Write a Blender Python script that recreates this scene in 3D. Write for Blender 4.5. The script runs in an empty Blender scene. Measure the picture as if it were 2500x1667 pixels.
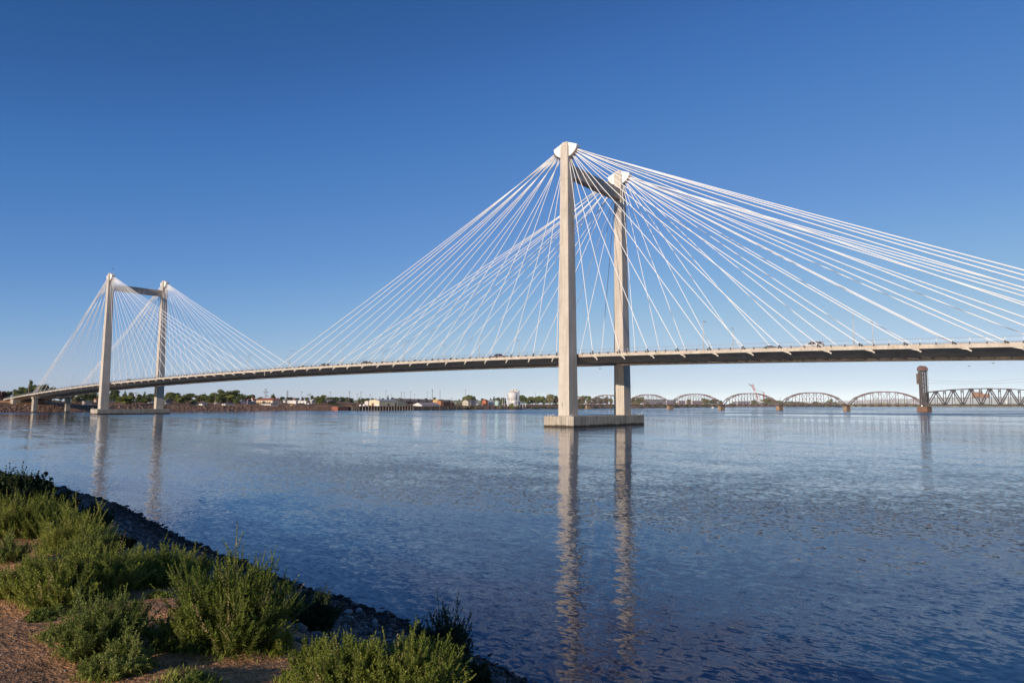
import bpy, math, random
import numpy as np
from mathutils import Matrix, Vector

random.seed(7)
RNG = np.random.default_rng(7)
sc = bpy.context.scene
COL = sc.collection
PI = math.pi

# ------------------------------------------------------------------ camera model
CAM = np.array([99.738, -162.776, 5.756])
YAW, PIT, ROLL, FPX = 0.674111, 0.0926093, 0.0025371, 1654.70     # focal length in pixels of a 2500 px wide picture
_fw = np.array([-math.sin(YAW)*math.cos(PIT), math.cos(YAW)*math.cos(PIT), math.sin(PIT)])
_rt = np.array([math.cos(YAW), math.sin(YAW), 0.0])
_up = np.cross(_rt, _fw)
_c, _s = math.cos(ROLL), math.sin(ROLL)
_rt, _up = _c*_rt+_s*_up, _c*_up-_s*_rt

def ray(x, y):
    return _fw + _rt*(x-1250)/FPX - _up*(y-833.5)/FPX
def at_y(x, y, Y):
    d = ray(x, y); return CAM + d*(Y-CAM[1])/d[1]
def at_x(x, y, X):
    d = ray(x, y); return CAM + d*(X-CAM[0])/d[0]
def at_z(x, y, z=0.0):
    d = ray(x, y); return CAM + d*(z-CAM[2])/d[2]
def at_line(x, y, a, b):            # where the ray meets the upright plane Y = a + b X
    d = ray(x, y); t = (a+b*CAM[0]-CAM[1])/(d[1]-b*d[0]); return CAM + d*t
def at_dist(x, y, D):
    d = ray(x, y); return CAM + d*D/math.hypot(d[0], d[1])
def pix(P):
    d = np.array(P, float)-CAM; z = d@_fw
    return 1250+FPX*(d@_rt)/z, 833.5-FPX*(d@_up)/z
def depth(P):
    return (np.array(P, float)-CAM)@_fw

# ------------------------------------------------------------------ noise for shapes
def _hash(ix, iy, seed):
    n = (ix.astype(np.int64)*374761393 + iy.astype(np.int64)*668265263 + seed*1442695041) & 0x7fffffff
    n = ((n ^ (n >> 13))*1274126177) & 0x7fffffff
    return ((n ^ (n >> 16)) & 0xffff)/65535.0
def vnoise(x, y, seed=0):
    x = np.asarray(x, float); y = np.asarray(y, float)
    ix, iy = np.floor(x), np.floor(y); fx, fy = x-ix, y-iy
    fx = fx*fx*(3-2*fx); fy = fy*fy*(3-2*fy)
    a, b = _hash(ix, iy, seed), _hash(ix+1, iy, seed)
    c, d = _hash(ix, iy+1, seed), _hash(ix+1, iy+1, seed)
    return (a*(1-fx)+b*fx)*(1-fy)+(c*(1-fx)+d*fx)*fy - 0.5
def fbm(x, y, seed=0, o=4):
    r = 0; a = 1.0
    for k in range(o):
        r = r + a*vnoise(np.asarray(x)*2**k, np.asarray(y)*2**k, seed+k); a *= 0.5
    return r

# ------------------------------------------------------------------ mesh collector
class MB:
    def __init__(self): self.v = []; self.f = []
    def add(self, vs, fs):
        o = len(self.v); self.v += [tuple(float(c) for c in p) for p in vs]; self.f += [tuple(i+o for i in f) for f in fs]
    def box(self, a, b):
        x0, y0, z0 = a; x1, y1, z1 = b
        self.add([(x0,y0,z0),(x1,y0,z0),(x1,y1,z0),(x0,y1,z0),(x0,y0,z1),(x1,y0,z1),(x1,y1,z1),(x0,y1,z1)],
                 [(3,2,1,0),(4,5,6,7),(0,1,5,4),(1,2,6,5),(2,3,7,6),(3,0,4,7)])
    def frustum(self, c0, h0, c1, h1):         # box whose bottom and top rectangles differ
        (x,y,z), (a,b) = c0, h0; (X,Y,Z), (A,B) = c1, h1
        self.add([(x-a,y-b,z),(x+a,y-b,z),(x+a,y+b,z),(x-a,y+b,z),(X-A,Y-B,Z),(X+A,Y-B,Z),(X+A,Y+B,Z),(X-A,Y+B,Z)],
                 [(3,2,1,0),(4,5,6,7),(0,1,5,4),(1,2,6,5),(2,3,7,6),(3,0,4,7)])
    def bar(self, p, q, w, h=None):            # square beam between two points
        h = h or w; p, q = Vector(p), Vector(q); d = (q-p).normalized()
        s = d.cross(Vector((0,0,1)))
        if s.length < 1e-3: s = Vector((1,0,0))
        s.normalize(); u = s.cross(d); s = s*(w/2); u = u*(h/2)
        self.add([p-s-u,p+s-u,p+s+u,p-s+u,q-s-u,q+s-u,q+s+u,q-s+u],
                 [(0,1,2,3),(7,6,5,4),(4,5,1,0),(5,6,2,1),(6,7,3,2),(7,4,0,3)])
    def tube(self, pts, r, n=6, cap=True):
        pts = [Vector(p) for p in pts]; rr = r if isinstance(r, (list, tuple)) else [r]*len(pts)
        rings = []
        for i, p in enumerate(pts):
            d = (pts[min(i+1,len(pts)-1)]-pts[max(i-1,0)]).normalized()
            s = d.cross(Vector((0,0,1)))
            if s.length < 1e-3: s = d.cross(Vector((0,1,0)))
            s.normalize(); u = s.cross(d)
            rings.append([p+(s*math.cos(2*PI*k/n)+u*math.sin(2*PI*k/n))*rr[i] for k in range(n)])
        vs = [q for r_ in rings for q in r_]; fs = []
        for i in range(len(pts)-1):
            for k in range(n):
                a, b = i*n+k, i*n+(k+1) % n
                fs.append((a, b, b+n, a+n))
        if cap: fs += [tuple(range(n))[::-1], tuple(range((len(pts)-1)*n, len(pts)*n))]
        self.add(vs, fs)
    def prism(self, poly, ax, c0, c1):         # polygon in the plane across axis ax, pushed from c0 to c1
        def put(p, c):
            return (c,p[0],p[1]) if ax == 0 else (p[0],c,p[1]) if ax == 1 else (p[0],p[1],c)
        n = len(poly)
        self.add([put(p,c0) for p in poly]+[put(p,c1) for p in poly],
                 [tuple(range(n))[::-1], tuple(range(n,2*n))]+[(k,(k+1)%n,(k+1)%n+n,k+n) for k in range(n)])
    def lathe(self, prof, c=(0,0,0), n=20):
        vs = []; fs = []
        for r, z in prof:
            for k in range(n): vs.append((c[0]+r*math.cos(2*PI*k/n), c[1]+r*math.sin(2*PI*k/n), c[2]+z))
        for i in range(len(prof)-1):
            for k in range(n):
                a, b = i*n+k, i*n+(k+1) % n; fs.append((a,b,b+n,a+n))
        fs += [tuple(range(n))[::-1], tuple(range((len(prof)-1)*n, len(prof)*n))]
        self.add(vs, fs)
    def build(self, name, mat, parent=None, smooth=False, fix=True):
        me = bpy.data.meshes.new(name); me.from_pydata(self.v, [], self.f)
        if fix:
            import bmesh
            bm = bmesh.new(); bm.from_mesh(me); bmesh.ops.recalc_face_normals(bm, faces=bm.faces); bm.to_mesh(me); bm.free()
        return link(name, me, mat, parent, smooth)

def link(name, me, mat, parent=None, smooth=False):
    for m in (mat if isinstance(mat, (list, tuple)) else [mat]): me.materials.append(m)
    if smooth: me.polygons.foreach_set('use_smooth', [True]*len(me.polygons))
    o = bpy.data.objects.new(name, me); COL.objects.link(o)
    if parent is not None: o.parent = parent
    return o

def np_mesh(name, V, F):
    """V (n,3), F (m,k) with one face size."""
    me = bpy.data.meshes.new(name); n, (m, k) = len(V), F.shape
    me.vertices.add(n); me.vertices.foreach_set('co', np.ascontiguousarray(V, dtype=np.float32).ravel())
    me.loops.add(m*k); me.loops.foreach_set('vertex_index', np.ascontiguousarray(F, dtype=np.int32).ravel())
    me.polygons.add(m); me.polygons.foreach_set('loop_start', np.arange(0, m*k, k, dtype=np.int32))
    me.update(calc_edges=True); me.validate()
    return me

def empty(name, loc=(0,0,0), rotz=0.0, parent=None):
    o = bpy.data.objects.new(name, None); COL.objects.link(o); o.location = loc; o.rotation_euler[2] = rotz
    o.empty_display_size = 0.5
    if parent is not None: o.parent = parent
    return o
def tag(o, label=None, cat=None, group=None, kind=None):
    for k, v in (('label', label), ('category', cat), ('group', group), ('kind', kind)):
        if v: o[k] = v
    return o
def thing(name, label, cat, loc=(0,0,0), rotz=0.0, group=None):
    return tag(empty(name, loc, rotz), label, cat, group)
def copy_tree(o, parent=None):
    c = o.copy(); COL.objects.link(c)
    if parent is not None: c.parent = parent
    for ch in list(o.children): copy_tree(ch, c)
    return c
def recolour(o, mat):
    o.material_slots[0].link = 'OBJECT'; o.material_slots[0].material = mat
ORD = ['first','second','third','fourth','fifth','sixth','seventh','eighth','ninth','tenth','eleventh','twelfth','thirteenth',
       'fourteenth','fifteenth','sixteenth','seventeenth','eighteenth','nineteenth','twentieth']

# ------------------------------------------------------------------ materials
def mat_base(name, rough=0.8, spec=0.3):
    m = bpy.data.materials.new(name); m.use_nodes = True; nt = m.node_tree
    b = nt.nodes['Principled BSDF']; b.inputs['Roughness'].default_value = rough
    b.inputs['Specular IOR Level'].default_value = spec
    return m, nt, b
def N(nt, kind, **kw):
    n = nt.nodes.new(kind)
    for k, v in kw.items():
        if k.startswith('i_'):
            key = k[2:].replace('_', ' ')
            n.inputs[key].default_value = v
        else: setattr(n, k, v)
    return n
def ramp(nt, src, stops):
    r = nt.nodes.new('ShaderNodeValToRGB'); e = r.color_ramp.elements
    e[0].position, e[0].color = stops[0][0], (*stops[0][1], 1)
    e[1].position, e[1].color = stops[-1][0], (*stops[-1][1], 1)
    for p, c in stops[1:-1]:
        k = e.new(p); k.color = (*c, 1)
    nt.links.new(src, r.inputs['Fac']); return r
def pos_scaled(nt, s):
    g = nt.nodes.new('ShaderNodeNewGeometry'); v = N(nt, 'ShaderNodeVectorMath', operation='MULTIPLY')
    nt.links.new(g.outputs['Position'], v.inputs[0]); v.inputs[1].default_value = s
    return v.outputs[0]
def mixc(nt, fac, a, b, mode='MIX'):
    m = nt.nodes.new('ShaderNodeMix'); m.data_type = 'RGBA'; m.blend_type = mode
    for key, val in ((0, fac), (6, a), (7, b)):
        if hasattr(val, 'is_linked') or hasattr(val, 'links'): nt.links.new(val, m.inputs[key])
        elif key == 0: m.inputs[0].default_value = val
        else: m.inputs[key].default_value = (*val, 1)
    return m.outputs[2]
def noise(nt, vec, scale, detail=3, rough=0.55):
    n = N(nt, 'ShaderNodeTexNoise', i_Scale=scale, i_Detail=detail, i_Roughness=rough)
    nt.links.new(vec, n.inputs['Vector']); return n
def simple(name, col, rough=0.7, var=0.12, scale=2.0, spec=0.3, metal=0.0, bump=0.0):
    m, nt, b = mat_base(name, rough, spec); b.inputs['Metallic'].default_value = metal
    n = noise(nt, pos_scaled(nt, (1,1,1)), scale, 4)
    lo = tuple(c*(1-var) for c in col); hi = tuple(min(1, c*(1+var)) for c in col)
    r = ramp(nt, n.outputs['Fac'], [(0.3, lo), (0.7, hi)]); nt.links.new(r.outputs['Color'], b.inputs['Base Color'])
    if bump:
        bp = N(nt, 'ShaderNodeBump', i_Strength=bump, i_Distance=0.05); nt.links.new(n.outputs['Fac'], bp.inputs['Height'])
        nt.links.new(bp.outputs['Normal'], b.inputs['Normal'])
    return m
def concrete(name, col, streak=0.18, stain=0.25, lift=4.9, warm=(0.9,0.8,0.68), tide=False):
    """board-marked concrete: blotches, rain streaks running down, a faint joint at each pour"""
    m, nt, b = mat_base(name, 0.85, 0.2)
    blot = noise(nt, pos_scaled(nt, (0.5,0.5,0.22)), 1.0, 5)
    stre = noise(nt, pos_scaled(nt, (3.2,3.2,0.07)), 1.0, 4, 0.65)
    fine = noise(nt, pos_scaled(nt, (9,9,9)), 1.0, 3)
    c1 = ramp(nt, blot.outputs['Fac'], [(0.32, tuple(c*(1-stain) for c in col)), (0.62, col)])
    st = ramp(nt, stre.outputs['Fac'], [(0.36, (1-streak*1.7,)*3), (0.56, (1,1,1))])
    c2 = mixc(nt, 1.0, c1.outputs['Color'], st.outputs['Color'], 'MULTIPLY')
    fr = ramp(nt, fine.outputs['Fac'], [(0.3, (0.9,0.9,0.9)), (0.7, (1.05,1.04,1.03))])
    c3 = mixc(nt, 1.0, c2, fr.outputs['Color'], 'MULTIPLY')
    rust = noise(nt, pos_scaled(nt, (1.1,1.1,0.16)), 1.0, 3)
    rr = ramp(nt, rust.outputs['Fac'], [(0.60, (1,1,1)), (0.74, warm)])
    c4 = mixc(nt, 1.0, c3, rr.outputs['Color'], 'MULTIPLY')
    g = nt.nodes.new('ShaderNodeNewGeometry'); sx = nt.nodes.new('ShaderNodeSeparateXYZ'); nt.links.new(g.outputs['Position'], sx.inputs[0])
    if lift:
        md = N(nt, 'ShaderNodeMath', operation='MODULO'); nt.links.new(sx.outputs['Z'], md.inputs[0]); md.inputs[1].default_value = lift
        jr = ramp(nt, md.outputs[0], [(0.0, (0.66,0.66,0.66)), (0.05, (0.68,0.68,0.68)), (0.06, (1,1,1))])
        c4 = mixc(nt, 0.6, c4, jr.outputs['Color'], 'MULTIPLY')
    if tide:
        wob = noise(nt, pos_scaled(nt, (0.6,0.6,0.6)), 1.0, 4)
        a = N(nt, 'ShaderNodeMath', operation='MULTIPLY_ADD'); nt.links.new(wob.outputs['Fac'], a.inputs[0]); a.inputs[1].default_value = -0.7
        nt.links.new(sx.outputs['Z'], a.inputs[2])
        tr = ramp(nt, a.outputs[0], [(0.0, (0.16,0.14,0.12)), (0.12, (0.3,0.27,0.23)), (0.3, (1,1,1))])
        c4 = mixc(nt, 1.0, c4, tr.outputs['Color'], 'MULTIPLY')
    nt.links.new(c4, b.inputs['Base Color'])
    bp = N(nt, 'ShaderNodeBump', i_Strength=0.25, i_Distance=0.03); nt.links.new(fine.outputs['Fac'], bp.inputs['Height'])
    nt.links.new(bp.outputs['Normal'], b.inputs['Normal'])
    return m
def leafmat(name, dark, light, trans=0.28, scale=3.0, tip=None):
    """foliage: colour varies from leaf clump to leaf clump, thin leaves let light through"""
    m = bpy.data.materials.new(name); m.use_nodes = True; nt = m.node_tree
    b = nt.nodes['Principled BSDF']; out = nt.nodes['Material Output']
    b.inputs['Roughness'].default_value = 0.6; b.inputs['Specular IOR Level'].default_value = 0.25
    oi = nt.nodes.new('ShaderNodeObjectInfo'); g = nt.nodes.new('ShaderNodeNewGeometry')
    n = noise(nt, pos_scaled(nt, (1,1,1)), scale, 3)
    add = N(nt, 'ShaderNodeMath', operation='MULTIPLY_ADD'); nt.links.new(g.outputs['Random Per Island'], add.inputs[0]); add.inputs[1].default_value = 0.45
    nt.links.new(n.outputs['Fac'], add.inputs[2])
    add2 = N(nt, 'ShaderNodeMath', operation='MULTIPLY_ADD'); nt.links.new(oi.outputs['Random'], add2.inputs[0]); add2.inputs[1].default_value = 0.3
    nt.links.new(add.outputs[0], add2.inputs[2])
    stops = [(0.5, dark), (1.05, light)]
    if tip: stops = [(0.5, dark), (0.9, light), (1.15, tip)]
    stops = [((p-0.3)/1.0, c) for p, c in stops]
    sub = N(nt, 'ShaderNodeMath', operation='SUBTRACT'); nt.links.new(add2.outputs[0], sub.inputs[0]); sub.inputs[1].default_value = 0.3
    r = ramp(nt, sub.outputs[0], stops)
    nt.links.new(r.outputs['Color'], b.inputs['Base Color'])
    t = nt.nodes.new('ShaderNodeBsdfTranslucent'); nt.links.new(r.outputs['Color'], t.inputs['Color'])
    mx = nt.nodes.new('ShaderNodeMixShader'); mx.inputs[0].default_value = trans
    nt.links.new(b.outputs[0], mx.inputs[1]); nt.links.new(t.outputs[0], mx.inputs[2]); nt.links.new(mx.outputs[0], out.inputs['Surface'])
    return m

M = {}
M['tower'] = concrete('tower_concrete', (0.60,0.535,0.455), streak=0.12, stain=0.16, lift=5.2)
M['pier'] = concrete('pier_concrete', (0.53,0.465,0.38), streak=0.3, stain=0.3, lift=0, tide=True)
M['deck'] = concrete('deck_concrete', (0.66,0.53,0.41), streak=0.12, stain=0.3, lift=0)
M['fascia'] = concrete('fascia_concrete', (0.58,0.515,0.43), streak=0.12, stain=0.2, lift=0, warm=(0.85,0.72,0.55))
M['asphalt'] = simple('asphalt', (0.06,0.06,0.06), 0.9, 0.2, 1.0)
M['white'] = simple('white_paint', (0.78,0.77,0.74), 0.45, 0.06, 0.8, 0.4)
M['cable'] = simple('cable_sheath', (0.84,0.835,0.83), 0.5, 0.05, 0.3, 0.4)
M['galv'] = simple('galvanised_steel', (0.42,0.43,0.44), 0.45, 0.12, 1.5, 0.5, 0.4)
M['dark'] = simple('dark_steel', (0.05,0.052,0.06), 0.55, 0.25, 2.0, 0.4)
M['lampgrey'] = simple('lamp_grey', (0.50,0.49,0.47), 0.5, 0.1, 1.0, 0.4)
M['bracket'] = simple('bracket_paint', (0.60,0.54,0.45), 0.7, 0.15, 2.0)
M['rust'] = simple('rust_brown_steel', (0.135,0.078,0.07), 0.8, 0.35, 0.6)
M['rustdark'] = simple('dark_lift_steel', (0.068,0.058,0.06), 0.75, 0.35, 0.5)
M['rustred'] = simple('red_lead_paint', (0.155,0.085,0.078), 0.8, 0.3, 0.5)
M['stone'] = concrete('brown_pier_stone', (0.38,0.255,0.155), streak=0.25, stain=0.3, lift=1.2)
M['wood'] = simple('weathered_wood', (0.16,0.105,0.075), 0.9, 0.3, 1.5)
M['pile'] = simple('creosoted_pile', (0.045,0.034,0.03), 0.9, 0.3, 0.8)
M['palepile'] = simple('pale_timber_pile', (0.27,0.21,0.155), 0.9, 0.2, 0.8)
M['bark'] = simple('tree_bark', (0.12,0.09,0.065), 0.95, 0.3, 3.0)
M['stem'] = simple('weed_stem', (0.30,0.24,0.11), 0.8, 0.3, 8.0)
M['socket'] = simple('socket_steel', (0.20,0.13,0.10), 0.6, 0.2, 2.0)
M['glass'] = simple('dark_glass', (0.02,0.022,0.028), 0.12, 0.1, 1.0, 0.5)
M['tyre'] = simple('tyre_rubber', (0.02,0.02,0.02), 0.85, 0.1, 3.0)
def paint(name, col, rough=0.75, var=0.1): 
    if name not in M: M[name] = simple(name, col, rough, var, 0.7)
    return M[name]
# ------------------------------------------------------------------ camera, sun, sky
cd = bpy.data.cameras.new('camera'); cam = bpy.data.objects.new('camera', cd); COL.objects.link(cam)
cd.sensor_width = 36.0; cd.sensor_fit = 'HORIZONTAL'; cd.lens = FPX*36/2500; cd.clip_start = 0.1; cd.clip_end = 80000
R = Matrix((( _rt[0], _up[0], -_fw[0]), (_rt[1], _up[1], -_fw[1]), (_rt[2], _up[2], -_fw[2]))).to_4x4()
cam.matrix_world = Matrix.Translation(CAM) @ R
sc.camera = cam
SUN_EL, SUN_AZ = math.radians(15.5), math.radians(173.8)          # azimuth clockwise from +Y
sl = bpy.data.lights.new('sun', 'SUN'); sl.energy = 4.9; sl.angle = math.radians(0.55); sl.color = (1.0, 0.85, 0.69)
so = bpy.data.objects.new('sun', sl); COL.objects.link(so)
sdir = Vector((math.sin(SUN_AZ)*math.cos(SUN_EL), math.cos(SUN_AZ)*math.cos(SUN_EL), math.sin(SUN_EL)))
so.rotation_euler = sdir.to_track_quat('Z', 'Y').to_euler(); so.location = (60, -260, 120)
w = bpy.data.worlds.new('World'); sc.world = w; w.use_nodes = True; nt = w.node_tree
bg = nt.nodes['Background']; bg.inputs['Strength'].default_value = 0.11
sky = nt.nodes.new('ShaderNodeTexSky'); sky.sky_type = 'NISHITA'; sky.sun_disc = False
sky.sun_elevation = SUN_EL; sky.sun_rotation = SUN_AZ; sky.altitude = 4000; sky.air_density = 1.0; sky.dust_density = 0.0; sky.ozone_density = 4.0
# the photograph's clear evening air: a film-like response applied evenly to the whole sky
k0 = N(nt, 'ShaderNodeVectorMath', operation='SCALE'); k0.inputs['Scale'].default_value = 0.11
k1 = N(nt, 'ShaderNodeVectorMath', operation='SCALE'); k1.inputs['Scale'].default_value = 1/0.11
cv = nt.nodes.new('ShaderNodeRGBCurve'); cv.mapping.use_clip = False; cv.mapping.extend = 'EXTRAPOLATED'
for ch, pts in enumerate([[(0,0),(.05,.028),(.081,.075),(.121,.127),(.157,.185),(.282,.355),(.469,.495),(.645,.555),(1,.68),(6,4.4)],
                          [(0,0),(.11,.111),(.136,.158),(.18,.215),(.264,.30),(.34,.383),(.558,.535),(.774,.62),(1,.71),(6,3.7)],
                          [(0,0),(.257,.337),(.313,.448),(.405,.535),(.563,.635),(.685,.68),(.927,.715),(1,.735),(6,2.9)]]):
    c = cv.mapping.curves[ch]; c.points[0].location = pts[0]; c.points[1].location = pts[-1]
    for p in pts[1:-1]: c.points.new(*p)
cv.mapping.update()
nt.links.new(sky.outputs['Color'], k0.inputs[0]); nt.links.new(k0.outputs[0], cv.inputs['Color'])
nt.links.new(cv.outputs['Color'], k1.inputs[0]); nt.links.new(k1.outputs[0], bg.inputs['Color'])
vs = sc.view_settings; vs.view_transform = 'Standard'; vs.look = 'None'; vs.exposure = 0.0; vs.gamma = 1.0; vs.use_curve_mapping = False
sc.cycles.max_bounces = 8; sc.cycles.transparent_max_bounces = 4; sc.cycles.use_denoising = True
sc.cycles.sample_clamp_indirect = 30.0; sc.cycles.caustics_reflective = True; sc.cycles.blur_glossy = 0.33; sc.cycles.caustics_refractive = False

# ------------------------------------------------------------------ shorelines
_fs = np.array([(-900,-446),(-300,-440),(-26,-432),(0,-428),(90,-441),(151,-440),(218,-424),(311,-412),(418,-406),(520,-420),(625,-438),(721,-447),
                (943,-459),(1316,-542),(2200,-640),(3180,-600),(5000,-420),(7100,-120),(20000,1200)], float)
def far_shore_x(Y): return np.interp(Y, _fs[:,0], _fs[:,1])
_ns = np.array([(-600,-146),(-100,-144.5),(30,-144.6),(46.5,-145.4),(55,-145.7),(63,-147),(70.5,-148.4),(79,-149.45),(85.5,-149.85),(88.6,-150.55),(91,-151.2),
                (100,-151.9),(115,-152.6),(150,-154),(600,-170)], float)
def near_shore_y(X): return np.interp(X, _ns[:,0], _ns[:,1]) + 0.22*fbm(np.asarray(X)*0.5, 0*np.asarray(X)+3.1, 5, 3)
_np = np.array([(-40,-6),(-8,-2.4),(-2,-0.6),(0,0.0),(2,0.75),(4,1.65),(6,2.85),(7.2,3.52),(8.0,3.82),(9,3.93),(11,4.02),(20,4.2),(60,5.2),(400,7)], float)
def near_z(X, Y):
    X = np.asarray(X, float); Y = np.asarray(Y, float); d = near_shore_y(X)-Y; d = d-1.2*np.clip((91-X)/5,0,1)*np.clip(d/3,0,1)
    z = np.interp(d, _np[:,0], _np[:,1])
    k = np.clip((d-0.5)/5, 0, 1)
    return z + k*((0.28-0.12*np.clip((d-7)/2,0,1))*fbm(X*0.45, Y*0.45, 11, 3) + 0.05*fbm(X*2.2, Y*2.2, 21, 3)) + 0.03*fbm(X*3.0, Y*3.0, 31, 2)
def near_hit(px, py):
    d = ray(px, py)/np.linalg.norm(ray(px, py)); t = 2.0
    while t < 160:
        P = CAM+d*t
        if P[2] < near_z(P[0], P[1]): break
        t += 0.02*max(1, t/6)
    return P
def far_z(X, Y):
    X = np.asarray(X, float); Y = np.asarray(Y, float); t = far_shore_x(Y)-X
    top = np.interp(Y, [-900, 150, 230, 300, 340, 480, 520, 640, 900, 1500, 3000, 20000], [3.9,3.9,3.5,3.5,3.4,3.2,2.6,2.6,2.4,2.0,2.0,2.0])
    z = np.where(t < 10, -1.6+(top+1.6)*np.clip((t+4)/14, -2, 1), top + np.interp(Y, [330,520], [2.7,1.8])*np.clip((t-12)/42, 0, 1) + 1.2*np.clip((t-55)/200, 0, 1) + 6*np.clip((t-400)/4000, 0, 1))
    berm = np.exp(-((t-120)/26.0)**2)*3.0*np.clip((Y-130)/60, 0, 1)*np.clip((345-Y)/50, 0, 1)
    road = 3.0*np.clip(1-np.abs(Y+2)/26, 0, 1)*np.clip((t-14)/34, 0, 1)          # made ground under the bridge approach
    return z + berm + road*0 + np.clip(t/12, 0, 1)*0.5*fbm(X/14, Y/14, 41, 3)
def shore_pt(px, t):
    """ground point on the far bank in the direction of pixel column px, t metres inland of the waterline"""
    d = ray(px, 985); d = d/math.hypot(d[0], d[1]); lo, hi = 300.0, 9000.0
    for _ in range(50):
        m = (lo+hi)/2; P = CAM+d*m
        if far_shore_x(P[1])-P[0] < t: lo = m
        else: hi = m
    P = CAM+d*lo; return np.array([P[0], P[1], float(far_z(P[0], P[1]))])
def height_to(P, py):
    """height above P (world) that shows at picture row py"""
    px, _ = pix(P); D = math.hypot(P[0]-CAM[0], P[1]-CAM[1]); return at_dist(px, py, D)[2]-P[2]

# ------------------------------------------------------------------ river
def water_mat():
    m, nt, b = mat_base('river_water', 0.035, 0.5)
    b.inputs['IOR'].default_value = 1.333
    b.inputs['Base Color'].default_value = (0.005, 0.042, 0.10, 1)
    b.inputs['Specular Tint'].default_value = (0.86, 0.95, 1.0, 1)
    def slope(scale, detail, offs):
        v = pos_scaled(nt, scale); a = N(nt, 'ShaderNodeVectorMath', operation='ADD'); nt.links.new(v, a.inputs[0]); a.inputs[1].default_value = offs
        n = noise(nt, a.outputs[0], 1.0, detail, 0.5)
        s = N(nt, 'ShaderNodeVectorMath', operation='SUBTRACT'); nt.links.new(n.outputs['Color'], s.inputs[0]); s.inputs[1].default_value = (0.5,0.5,0.5)
        return s.outputs[0]
    def scaled(v, k):
        s = N(nt, 'ShaderNodeVectorMath', operation='MULTIPLY'); nt.links.new(v, s.inputs[0]); s.inputs[1].default_value = k; return s.outputs[0]
    def plus(a, c):
        s = N(nt, 'ShaderNodeVectorMath', operation='ADD'); nt.links.new(a, s.inputs[0]); nt.links.new(c, s.inputs[1]); return s.outputs[0]
    swell = scaled(slope((0.10,0.16,0), 1, (3,7,0)), (0.035,0.065,0))
    chop = scaled(slope((0.55,0.95,0), 2, (11,5,0)), (0.032,0.055,0))
    rip = scaled(slope((2.2,3.6,0), 2, (1,9,0)), (0.06,0.145,0))
    # small steep-fronted ripples driven towards the near bank: flat backs, short leaning faces
    fv = slope((4.6,8.2,0), 2, (4,2,0)); fs = nt.nodes.new('ShaderNodeSeparateXYZ'); nt.links.new(fv, fs.inputs[0])
    fm = N(nt, 'ShaderNodeMath', operation='MAXIMUM'); nt.links.new(fs.outputs['Y'], fm.inputs[0]); fm.inputs[1].default_value = -0.02
    fx = N(nt, 'ShaderNodeMath', operation='MULTIPLY'); nt.links.new(fs.outputs['X'], fx.inputs[0]); fx.inputs[1].default_value = 0.07
    fy = N(nt, 'ShaderNodeMath', operation='MULTIPLY'); nt.links.new(fm.outputs[0], fy.inputs[0]); fy.inputs[1].default_value = -0.32
    fc = nt.nodes.new('ShaderNodeCombineXYZ'); nt.links.new(fx.outputs[0], fc.inputs[0]); nt.links.new(fy.outputs[0], fc.inputs[1]); fine = fc.outputs[0]
    # wind streaks: out on the open river rough dark lanes alternate with slicks; the water near the bank is sheltered
    g = nt.nodes.new('ShaderNodeNewGeometry'); mp = N(nt, 'ShaderNodeMapping', vector_type='POINT'); nt.links.new(g.outputs['Position'], mp.inputs['Vector'])
    mp.inputs['Rotation'].default_value = (0,0,-0.62); mp.inputs['Scale'].default_value = (0.0045,0.017,0)
    lanes = noise(nt, mp.outputs[0], 1.0, 5, 0.62)
    lr = ramp(nt, lanes.outputs['Fac'], [(0.37, (0.08,)*3), (0.49, (0.34,)*3), (0.57, (1.0,)*3)])
    dt = N(nt, 'ShaderNodeVectorMath', operation='DOT_PRODUCT'); nt.links.new(g.outputs['Position'], dt.inputs[0]); dt.inputs[1].default_value = (-0.62,0.78,0)
    op = N(nt, 'ShaderNodeMapRange', interpolation_type='SMOOTHSTEP'); nt.links.new(dt.outputs['Value'], op.inputs['Value'])
    op.inputs['From Min'].default_value = -60; op.inputs['From Max'].default_value = 300; op.inputs['To Min'].default_value = 0.0; op.inputs['To Max'].default_value = 1.0
    far = N(nt, 'ShaderNodeMath', operation='MULTIPLY_ADD'); nt.links.new(lr.outputs['Color'], far.inputs[0]); far.inputs[1].default_value = 6.0; far.inputs[2].default_value = 0.4
    near = N(nt, 'ShaderNodeMath', operation='MULTIPLY_ADD'); nt.links.new(lr.outputs['Color'], near.inputs[0]); near.inputs[1].default_value = 0.35; near.inputs[2].default_value = 0.85
    amp = nt.nodes.new('ShaderNodeMix'); nt.links.new(op.outputs[0], amp.inputs[0]); nt.links.new(near.outputs[0], amp.inputs[2]); nt.links.new(far.outputs[0], amp.inputs[3])
    sm = plus(plus(chop, rip), fine)
    mul = N(nt, 'ShaderNodeVectorMath', operation='SCALE'); nt.links.new(sm, mul.inputs[0]); nt.links.new(amp.outputs[0], mul.inputs['Scale'])
    rr = N(nt, 'ShaderNodeMapRange'); nt.links.new(amp.outputs[0], rr.inputs['Value'])
    rr.inputs['From Min'].default_value = 1.2; rr.inputs['From Max'].default_value = 7; rr.inputs['To Min'].default_value = .022; rr.inputs['To Max'].default_value = .28
    nt.links.new(rr.outputs[0], b.inputs['Roughness'])
    tot = plus(mul.outputs[0], swell)
    up = N(nt, 'ShaderNodeVectorMath', operation='ADD'); nt.links.new(tot, up.inputs[0]); up.inputs[1].default_value = (0,0,1)
    xyz = N(nt, 'ShaderNodeVectorMath', operation='MULTIPLY_ADD'); nt.links.new(tot, xyz.inputs[0]); xyz.inputs[1].default_value = (1,1,0); xyz.inputs[2].default_value = (0,0,1)
    nm = N(nt, 'ShaderNodeVectorMath', operation='NORMALIZE'); nt.links.new(xyz.outputs[0], nm.inputs[0])
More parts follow.
